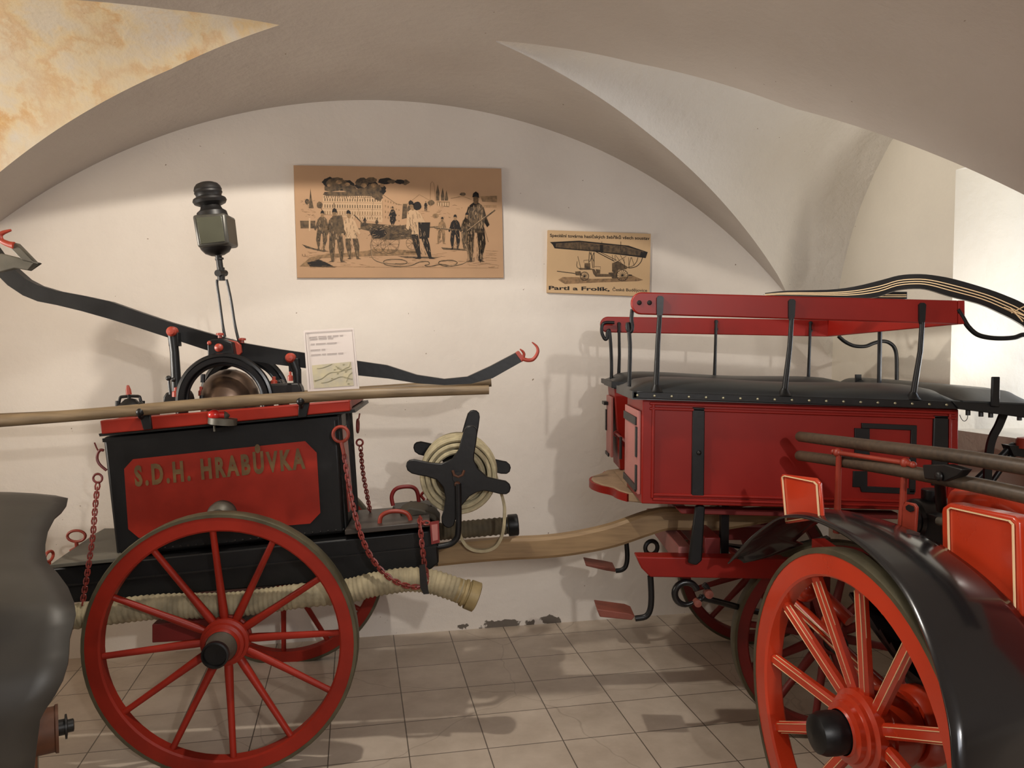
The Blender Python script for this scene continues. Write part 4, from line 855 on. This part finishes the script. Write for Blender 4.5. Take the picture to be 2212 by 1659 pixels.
# linkage with red fitting at the right edge of the picture
lk=thing('coupling_linkage',(2.15,2.95,0),'black forked iron linkage with red knob at the right edge above the poles','linkage')
b=MB(); b.tube([P(2100,1045,3.0),P(2163,985,3.0),P(2185,963,3.0),P(2198,966,3.0),P(2260,985,3.0)],.012,10,smooth=3); b.tube([P(2140,1045,3.02),P(2182,985,3.0),P(2215,975,3.0)],.010,10); b.prism([P(2180,962,2.97),P(2260,968,2.97),P(2270,1000,2.97),P(2190,984,2.97)],(0,.05,0)); b.tube([P(2230,990,3.0),P(2260,1100,3.0),Vector((2.06,3.0,0))],.02,10); b.tube([P(2100,1045,3.0),P(2096,1120,3.0),Vector((1.80,3.0,.0))],.01,8); b.build('link_bar',BLACK,lk)
b=MB(); b.lathe(P(2216,968,2.98),Z,[(0,-.0),(.036,.0),(.036,.03),(.03,.04),(0,.045)],16); b.build('link_knob',ORR,lk)
# ================================================================ ENGINE AT THE LEFT EDGE
le=thing('left_edge_engine',(-1.45,2.15,0),'dull grey curved mudguard and wheel hub of a vehicle at the left picture edge','fire engine')
E_=[(60,1069,2.45),(120,1070,2.42),(147,1076,2.36),(144,1090,2.31),(133,1105,2.25),(118,1118,2.2),(104,1145,2.12),(98,1175,2.04),(98,1195,2.0),(103,1215,1.95),(125,1238,1.9),(147,1268,1.85),(160,1300,1.79),(164,1325,1.75),(158,1350,1.72),(150,1378,1.70),(148,1410,1.675),(146,1432,1.66),(135,1470,1.64),(118,1503,1.63),(100,1530,1.62),(86,1556,1.62),(78,1620,1.63),(70,1700,1.66)]
b=MB(); vs=[]; K=8
for i,(x,y,Y) in enumerate(E_):
    p=P(x,y,Y); 
    for j in range(K+1):
        f=j/K; q=p+Vector((-.46*f,-.16*f,.0)); q.z+= .03*math.sin(math.pi*min(1,f*1.0))*(1 if i<14 else -.3)-.05*f*f
        vs.append(q)
b.add(vs,[[i*(K+1)+j,i*(K+1)+j+1,(i+1)*(K+1)+j+1,(i+1)*(K+1)+j] for i in range(len(E_)-1) for j in range(K)])
mg=b.build('mudguard',mat('dull_grey_black_metal',(66,63,58),.5,metal=.2,var=.35,scale=4,bump=.08,bscale=6),le,angle=75); so=mg.modifiers.new('thick','SOLIDIFY'); so.thickness=.006; so.offset=-1
b=MB(); b.ball(P(122,1110,2.29),.006,8); b.build('bolt',IRON,mg)
hc=P(66,1600,2.1); ax=Vector((1,.60,0)).normalized()
hb=[(0,-.10),(.05,-.10),(.07,-.05),(.08,0),(.08,.008),(.062,.012),(.062,.075),(.066,.078),(.066,.085),(0,.085)]
cp=[(.022,.084),(.022,.10),(.034,.101),(.034,.106),(.018,.108),(.018,.122),(.012,.124),(0,.124)]
CW=hc-ax*.02; CW.z=.47; dz=hc.z-.47
wheel(le,Vector((hc.x-.02,hc.y+.0,.415)),ax,.415,12,75,.05,.05,.016,RUST,hb,dish=.0,hubr=.06,capp=cp,capm=IRON)
b=MB(); b.cyl(Vector((hc.x-.04,hc.y,.415)),Vector((hc.x-.04,hc.y,.415))-ax*.75,.03); b.prism([Vector((hc.x-.35,2.5,.40)),Vector((hc.x-.35,2.2,.40)),Vector((hc.x-.35,2.15,.9)),Vector((hc.x-.35,2.5,.95))],(-.3,0,0)); b.build('chassis',BLACK,le)
# ================================================================ PICTURES ON THE WALL
def board(name,cor,thick,m,label):
    b=MB(); b.prism(WALL.pts(cor,-thick),WALL.n*(thick-.001)); o=b.build(name,m,None,loc=WALL.pts(cor,-thick)[0],bevel=.0008); return tag(o,label,'picture')
pic=board('engraving_board',[(634,357),(1083,364),(1088,600),(642,600)],.018,BOARD,'wide brown board with black engraving of firefighters, smoke and a burning building')
def mp1(x,y,o=0): return WALL.pt(600+x*520/2212,330+y*290/1234,-.0186-o)
ink=[MB(),MB(),MB(),MB()]   # 0 black 1 dark 2 mid 3 light
def ply(L,t,o=0.0): ink[t].prism([mp1(x,y,o) for x,y in L],WALL.n*.0004)
def ln(L,w,t,o=0.0003,sm=0): ink[t].bar([mp1(x,y,o) for x,y in L],w,.0003,up=WALL.n,smooth=sm)
rnd=random.Random(5)
def blob(cx,cy,rx,ry,t,o=0.0,n=18,j=.15): ply([(cx+rx*(1+rnd.uniform(-j,j))*math.cos(2*math.pi*i/n),cy+ry*(1+rnd.uniform(-j,j))*math.sin(2*math.pi*i/n)) for i in range(n)],t,o)
# smoke
for c in ((470,270,60,45,0),(540,290,90,60,1),(500,320,80,40,1),(620,300,80,50,0),(660,330,60,35,1),(770,270,60,42,1),(820,300,100,60,0),(880,330,70,50,1),(800,350,100,30,1),(940,340,55,50,0),(990,260,70,30,0),(930,400,35,45,1),(1050,265,40,18,1),(1120,265,45,22,0),(1170,270,40,24,1),(540,250,70,25,1),(860,250,50,25,1)):
    blob(*c[:4],c[4],o=rnd.uniform(.0,.0008))
for c in ((560,270,30,18),(640,290,24,16),(790,300,26,20),(880,300,25,20),(470,300,18,12),(960,300,20,16)): blob(*c,2,.001)
ply([(430,360),(700,358),(930,370),(960,400),(940,445),(900,430),(860,400),(780,395),(600,400),(440,395),(415,385)],1,.0002)
for k in range(26):
    x=430+k*20; ln([(x,395),(x+rnd.uniform(-6,6),400+rnd.uniform(8,28))],.003,1,.0004)
# burning building with rows of windows
ply([(415,390),(960,400),(965,600),(960,640),(800,620),(415,560)],3,.0)
for k,y in enumerate((410,460,520,575)): ln([(415,y-6),(955,y+4)],.0016,2)
for k,(y,h) in enumerate(((418,26),(475,30),(535,30),(585,22))):
    for i in range(23):
        x=430+i*23
        if k==3 and x<640: continue
        ply([(x,y+i*.3),(x+8,y+i*.3),(x+8,y+h+i*.3),(x,y+h+i*.3)],1 if k<2 else 2,.0006)
ln([(960,380),(1090,470),(1140,480)],.002,1); ln([(960,440),(965,600)],.002,2)
for i in range(6):
    for y in (430,480,530,580): ply([(985+i*25,y+i*8),(993+i*25,y+i*8),(993+i*25,y+22+i*6),(985+i*25,y+22+i*6)],2,.0006)
# skyline at right
ln([(1180,480),(1300,385),(1400,440),(1400,500)],.0022,2); ln([(1400,440),(1405,280),(1420,265),(1435,285),(1450,440)],.002,2)
for x,y0 in ((1470,290),(1515,320),(1550,345)):
    ply([(x,y0),(x+16,y0+75),(x+14,440),(x-14,440),(x-16,y0+75)],1)
ply([(1460,445),(1580,450),(1575,500),(1465,490)],2); 
for i in range(5): ply([(1470+i*22,458),(1482+i*22,458),(1482+i*22,490),(1470+i*22,490)],3,.0006)
blob(1700,380,28,16,1); ln([(1590,420),(1700,400),(1780,430)],.003,2); ply([(1860,400),(2015,395),(2015,455),(1880,450)],2)
for i in range(12): ply([(1870+i*12,480),(1876+i*12,480),(1876+i*12,505),(1870+i*12,505)],2)
blob(1410,460,30,25,1); blob(1450,580,30,22,2)
for i in range(40):
    x=rnd.uniform(1200,1780); y=rnd.uniform(470,600); ln([(x,y),(x+rnd.uniform(10,40),y+rnd.uniform(-8,8))],.0014,2)
# left trees, tower, hut
ply([(300,330),(312,420),(330,510),(285,510)],1); ply([(300,320),(303,420),(297,420)],0); blob(270,450,20,25,1); blob(385,480,28,32,1); ln([(400,510),(415,560)],.003,1)
ply([(205,625),(345,625),(345,695),(210,695)],1); ply([(285,600),(300,600),(300,720),(285,720)],3,.0006)
for i in range(30):
    x=rnd.uniform(210,350); y=rnd.uniform(430,600); ln([(x,y),(x+rnd.uniform(10,30),y+rnd.uniform(-8,8))],.0013,2)
# ground tones
ply([(200,1045),(300,960),(450,930),(600,925),(820,900),(900,880),(1300,900),(1300,940),(900,950),(600,960),(400,970),(330,1010),(480,1030),(530,1055)],2)
ply([(270,1010),(380,980),(470,1020),(530,1055),(300,1050)],0,.0003); ply([(220,840),(340,880),(470,905),(420,912),(260,875)],1)
ply([(1100,950),(1500,960),(1430,972),(1180,968)],1); ply([(1500,870),(1720,885),(1740,900),(1520,890)],1); ply([(1170,905),(1300,905),(1320,925),(1180,925)],2)
# hoses
ln([(860,840),(860,930),(890,985),(980,1015),(1080,1020),(1170,1020),(1185,1000),(1120,980),(1000,985),(970,1010),(1010,1035),(1130,1045),(1230,1035),(1300,1005),(1380,1000),(1390,1025),(1350,1035),(1400,1045),(1500,1025),(1600,1040),(1650,1010),(1600,990),(1500,995),(1480,1020),(1560,1045),(1700,1020),(1750,970),(1735,880),(1700,800),(1690,730)],.0042,1,.0008,3)
ln([(862,842),(862,930),(892,983),(980,1012),(1080,1017)],.0016,3,.0014,3); ln([(1695,735),(1705,800),(1738,880),(1752,968),(1700,1017),(1560,1042)],.0016,3,.0014,3)
# pump cart in the engraving
ply([(760,640),(900,660),(1080,670),(1290,650),(1310,700),(1260,740),(1240,790),(1050,800),(870,790),(840,720),(760,700)],1)
blob(930,740,70,45,0,.0003); blob(1150,720,90,30,1,.0004)
for cx,cy,r in ((990,800,130),(920,850,70),(1240,830,60),(1030,840,85)):
    ln([(cx+r*math.cos(a),cy+r*math.sin(a)) for a in [2*math.pi*i/24 for i in range(25)]],.0016,1,.001)
    for k in range(10): a=2*math.pi*k/10; ln([(cx,cy),(cx+r*math.cos(a),cy+r*math.sin(a))],.0009,1,.001)
for i in range(90):
    x=rnd.uniform(800,1290); y=rnd.uniform(650,790); ln([(x,y),(x+rnd.uniform(-30,40),y+rnd.uniform(-12,18))],.0014,rnd.choice((0,0,2,3)),.0012)
ln([(700,570),(780,650),(1300,690),(1480,680)],.006,1,.0009); ln([(725,440),(740,520),(760,610)],.0014,1); ln([(880,440),(860,600)],.0014,1); ln([(1130,740),(1290,830)],.003,1)
# men
def man(x,y,s,t=1,lean=0,legs=1,helmet=True,tl=None,shirt=None):
    L=lambda pts: [(x+(px*.58+lean*(1-py))*s,y+py*s) for px,py in pts]
    for i in range(int(s/5)):
        py=rnd.uniform(.14,.98); px=rnd.uniform(-.2,.2); dy=rnd.uniform(.03,.09)
        if abs(px)<.03 and py>.5: continue
        ln(L([(px,py),(px+rnd.uniform(-.02,.02),py+dy)]),.0014,rnd.choice((0,0,2,3)) if py<.95 else 0,.0022)
    for sg in (-1,1): ply(L([(sg*.02,.5),(sg*.22,.5),(sg*.26,.75),(sg*.20*legs,1.0),(sg*.30*legs,1.03),(sg*.02+sg*.10*legs,1.03),(sg*.06,.76)]),t if tl is None else tl,.001)
    ply(L([(-.16,.16),(-.06,.12),(.06,.12),(.16,.16),(.24,.32),(.2,.52),(.24,.58),(-.24,.58),(-.2,.52),(-.24,.32)]),t if shirt is None else shirt,.0014)
    ply(L([(-.2,.18),(-.14,.22),(-.22,.42),(-.30,.50),(-.36,.46),(-.28,.34)]),t if shirt is None else shirt,.0016); ply(L([(.2,.18),(.14,.22),(.22,.42),(.30,.50),(.36,.46),(.28,.34)]),t if shirt is None else shirt,.0016)
    ply(L([(-.06,.02),(.0,-.0),(.06,.02),(.07,.1),(.03,.14),(-.03,.14),(-.07,.1)]),2,.0018)
    if helmet: ply(L([(-.09,.04),(-.07,-.02),(0,-.05),(.07,-.02),(.09,.05),(.0,.03)]),0,.002)
man(1820,385,600,1,0,.8); man(1820,385,598,0,0,.72)
ply([(1770,500),(1880,500),(1905,600),(1890,700),(1780,705),(1765,640),(1745,600)],1,.002); ln([(1735,720),(1800,680),(1900,600),(1995,525)],.006,1,.003); ln([(1740,715),(1990,522)],.0018,3,.0036); ln([(1900,700),(1935,820)],.002,1)
man(1630,580,300,0,0,.9); man(1740,560,330,1,0,.8); man(1500,600,230,1,.05,1.2,tl=2,shirt=2)
man(1350,460,500,1,-.25,1.1,True,0,3); man(1360,450,80,0); ply([(1290,640),(1400,640),(1390,780),(1300,790)],0,.0022)
blob(1280,490,38,40,0,.002); ply([(1150,470),(1190,470),(1185,600),(1140,610)],1); blob(1215,520,26,40,1); ply([(1240,610),(1330,600),(1330,630),(1250,640)],3,.003)
man(400,545,340,1,.03,.7); man(545,530,460,1,-.05,1.0); ply([(500,580),(590,575),(610,680),(600,740),(520,745)],1,.0024); man(700,545,420,1,-.12,.9,True,1,3)
ply([(510,460),(522,460),(520,540),(512,540)],0); man(1055,500,170,0,0,.3); ply([(1035,555),(1080,555),(1085,620),(1065,655),(1045,650),(1030,600)],0,.002)
man(800,590,80,0); man(910,605,80,1)
ln([(620,700),(760,700)],.006,1); ln([(1440,690),(1590,705),(1760,715)],.005,1,.0015); ln([(1445,684),(1590,700)],.0018,3,.002)
for i in range(160):
    x=rnd.uniform(220,2000); y=rnd.uniform(900,1055); ln([(x,y),(x+rnd.uniform(20,70),y+rnd.uniform(-4,6))],.0011,2)
for y in (900,920,940,965,985): ln([(1910,y),(2010,y+5)],.0013,2)
ln([(215,1045),(2030,1060)],.0012,2); ln([(1790,1020),(1850,1010),(2030,1035),(2020,1055)],.0015,2); ln([(225,930),(228,950)],.002,1); ln([(250,930),(252,950)],.002,1)
for b_,m,nm in zip(ink,(INK1,INK2,INK3,INKL),('black_ink','dark_ink','brown_ink','paper_highlight')):
    b_.build(nm,m,pic,smooth=False)
pic2=board('ladder_advert_board',[(1184,497),(1406,505),(1403,641),(1182,632)],.018,BOARD2,'small tan advertising board with a mobile ladder and Czech lettering, partly behind the red rail')
def mp2(x,y,o=0): return WALL.pt(1150+x*280/2212,470+y*190/1501,-.0186-o)
tx=MB()
def words(s,x0,y0,x1,y1,h,bd=.022):
    def f(x,y): return mp2(x0+(x1-x0)*x+0.0,y0+(y1-y0)*x-h*y)
    textmesh(tx,s,f,bold=bd)
words('Speciální továrna hasičských žebříků všech soustav',300,328,2000,380,52)
words('Partl a Frolík,',280,1228,1320,1252,62,.03); words('České Budějovice',1368,1252,1960,1268,50,.012)
tx.build('lettering',INK1,pic2,smooth=False)
ink=[MB(),MB(),MB()]
def ply2(L,t,o=0): ink[t].prism([mp2(x,y,o) for x,y in L],WALL.n*.0003)
def ln2(L,w,t,o=.0004,sm=0): ink[t].bar([mp2(x,y,o) for x,y in L],w,.0003,up=WALL.n,smooth=sm)
ply2([(300,418),(800,393),(1640,478),(1970,590),(1935,692),(1700,660),(1000,575),(380,525),(345,460)],0)
ply2([(400,440),(800,418),(1150,450),(1150,560),(1000,560),(400,505)],1,.0004); ply2([(1210,465),(1600,500),(1850,580),(1840,650),(1210,585)],1,.0004)
ln2([(840,425),(1180,462),(1560,490),(1900,585)],.0014,2,.0008)
for x in (800,1185,1510): ln2([(x,410),(x-5,560)],.0025,0,.0008)
for L in ([(975,580),(960,770)],[(1000,585),(1030,860)],[(1055,590),(1050,860)],[(985,600),(1055,760)],[(1050,600),(975,760)]): ln2(L,.0028,0)
ln2([(1080,580),(1400,745)],.004,0); ln2([(1130,575),(1440,730)],.0025,0)
for L in ([(1365,640),(1370,740)],[(1410,640),(1415,740)],[(1420,640),(1550,820)],[(1600,660),(1450,750)],[(1500,640),(1580,780)],[(1560,700),(1580,870)],[(1640,680),(1650,860)],[(1680,680),(1640,860)],[(1690,680),(1740,820)]): ln2(L,.0018,0)
ln2([(1880,680),(1850,760),(1780,830),(1700,855),(1640,860)],.0035,0,sm=3); ln2([(1800,680),(1780,750),(1720,820),(1650,845)],.0025,0,sm=3); ln2([(1700,680),(1690,700)],.002,0)
ply2([(1360,780),(1460,740),(1640,850),(1600,880),(1470,890),(1440,960),(1360,920)],1); ply2([(1300,940),(1450,930),(1450,1040),(1360,1040),(1350,1010),(1080,1010),(1040,960),(1020,890),(880,890),(810,890),(800,860),(860,860),(1000,870),(1060,880),(1110,960),(1300,965)],1)
ply2([(890,780),(985,775),(990,870),(890,860)],1,.0004); ln2([(880,770),(875,730),(960,725),(965,770)],.0018,0); ln2([(775,660),(825,860)],.002,0); ln2([(755,800),(765,850),(820,885)],.0025,0); ln2([(765,745),(760,800)],.002,0)
ln2([(1060,835),(1165,840),(1160,880)],.0018,0); ply2([(1080,880),(1160,890),(1155,960),(1100,955)],1)
ln2([(420,915),(700,950),(740,960)],.0035,0); ply2([(730,920),(820,915),(850,990),(740,985)],1); ply2([(1640,970),(1700,975),(1700,995),(1640,995)],0)
ply2([(440,1060),(520,1015),(760,1015),(1000,1045),(1400,1040),(1700,985),(1890,1065),(1800,1085),(1200,1105),(560,1135),(480,1090)],2)
for cx,cy,r in ((890,1000,72),(1535,985,95)):
    ln2([(cx+r*math.cos(a),cy+r*math.sin(a)) for a in [2*math.pi*i/28 for i in range(29)]],.0026,0,.001)
    for k in range(14): a=2*math.pi*k/14; ln2([(cx,cy),(cx+r*math.cos(a),cy+r*math.sin(a))],.0013,0,.001)
    ply2([(cx+14*math.cos(a),cy+14*math.sin(a)) for a in [math.pi*i/4 for i in range(8)]],0,.0012)
for b_,m,nm in zip(ink,(INK1,INK2,INK3),('black_ink','dark_ink','brown_ink')): b_.build(nm,m,pic2,smooth=False)
# ================================================================ LIGHT AND CAMERA
def area(name,loc,to,size,power,col,sy=None):
    l=bpy.data.lights.new(name,'AREA'); l.energy=power; l.color=col; l.shape='RECTANGLE'; l.size=size; l.size_y=sy or size
    o=bpy.data.objects.new(name,l); COL.objects.link(o); o.location=loc; o.rotation_euler=(Vector(to)-Vector(loc)).to_track_quat('-Z','Y').to_euler(); return o
def spot(name,loc,to,power,col,ang,blend=.1,r=.03):
    l=bpy.data.lights.new(name,'SPOT'); l.energy=power; l.color=col; l.spot_size=math.radians(ang); l.spot_blend=blend; l.shadow_soft_size=r
    o=bpy.data.objects.new(name,l); COL.objects.link(o); o.location=loc; o.rotation_euler=(Vector(to)-Vector(loc)).to_track_quat('-Z','Y').to_euler(); return o
WARM=(1,.92,.81); COOL=(.72,.82,1.0); NEUT=(1,.95,.88)
area('daylight_right',R3(UR+.85,2.55,1.6),R3(1.2,3.0,2.2),.7,14,COOL,1.0)
area('daylight_left',R3(UL-.6,2.6,1.5),R3(-.9,3.1,2.4),.7,40,WARM,.9)
spot('niche_fill_spot',R3(2.95,2.35,1.30),R3(1.7,3.25,2.4),28,NEUT,125,.6,.08)  # added unseen spot in the recess, brightens the right lunette
spot('lunette_fill_spot',R3(-2.75,2.7,1.5),R3(2.7,3.15,2.0),520,NEUT,20,.5,.3)  # added unseen spot across the room, lifts right wall and lunette
area('hall_fill_light',R3(.3,-1.6,2.3),R3(.3,3.9,1.2),1.3,40,(.90,.93,1.0))  # added soft fill behind the camera, cool to tint the shadows
def dirspot(name,u,w,z,down,ang,power,col,bl=.03,r=.02):
    l=R3(u,w,z); d=WALL.n*math.cos(math.radians(down))-Z*math.sin(math.radians(down)); return spot(name,l,l+d,power,col,ang,bl,r)
dirspot('ceiling_lamp_a',-.05,2.4,2.6,81,141.6,84,WARM,.03,.03)
dirspot('ceiling_lamp_b',.84,-1.8,2.42,50.7,91,190,NEUT,.03,.04)
w=bpy.data.worlds.new('world'); bpy.context.scene.world=w; w.use_nodes=True; w.node_tree.nodes['Background'].inputs[0].default_value=(.5,.55,.65,1); w.node_tree.nodes['Background'].inputs[1].default_value=.1
cam=bpy.data.cameras.new('camera'); cam.sensor_width=36; cam.lens=F*36/2212; cam.clip_start=.02
co=bpy.data.objects.new('camera',cam); COL.objects.link(co); co.location=CAM; co.rotation_euler=(math.pi/2-PITCH,0,0)
sc=bpy.context.scene; sc.camera=co; sc.view_settings.view_transform='Standard'; sc.view_settings.look='None'; sc.view_settings.gamma=1; sc.view_settings.exposure=0.0; sc.view_settings.use_curve_mapping=False
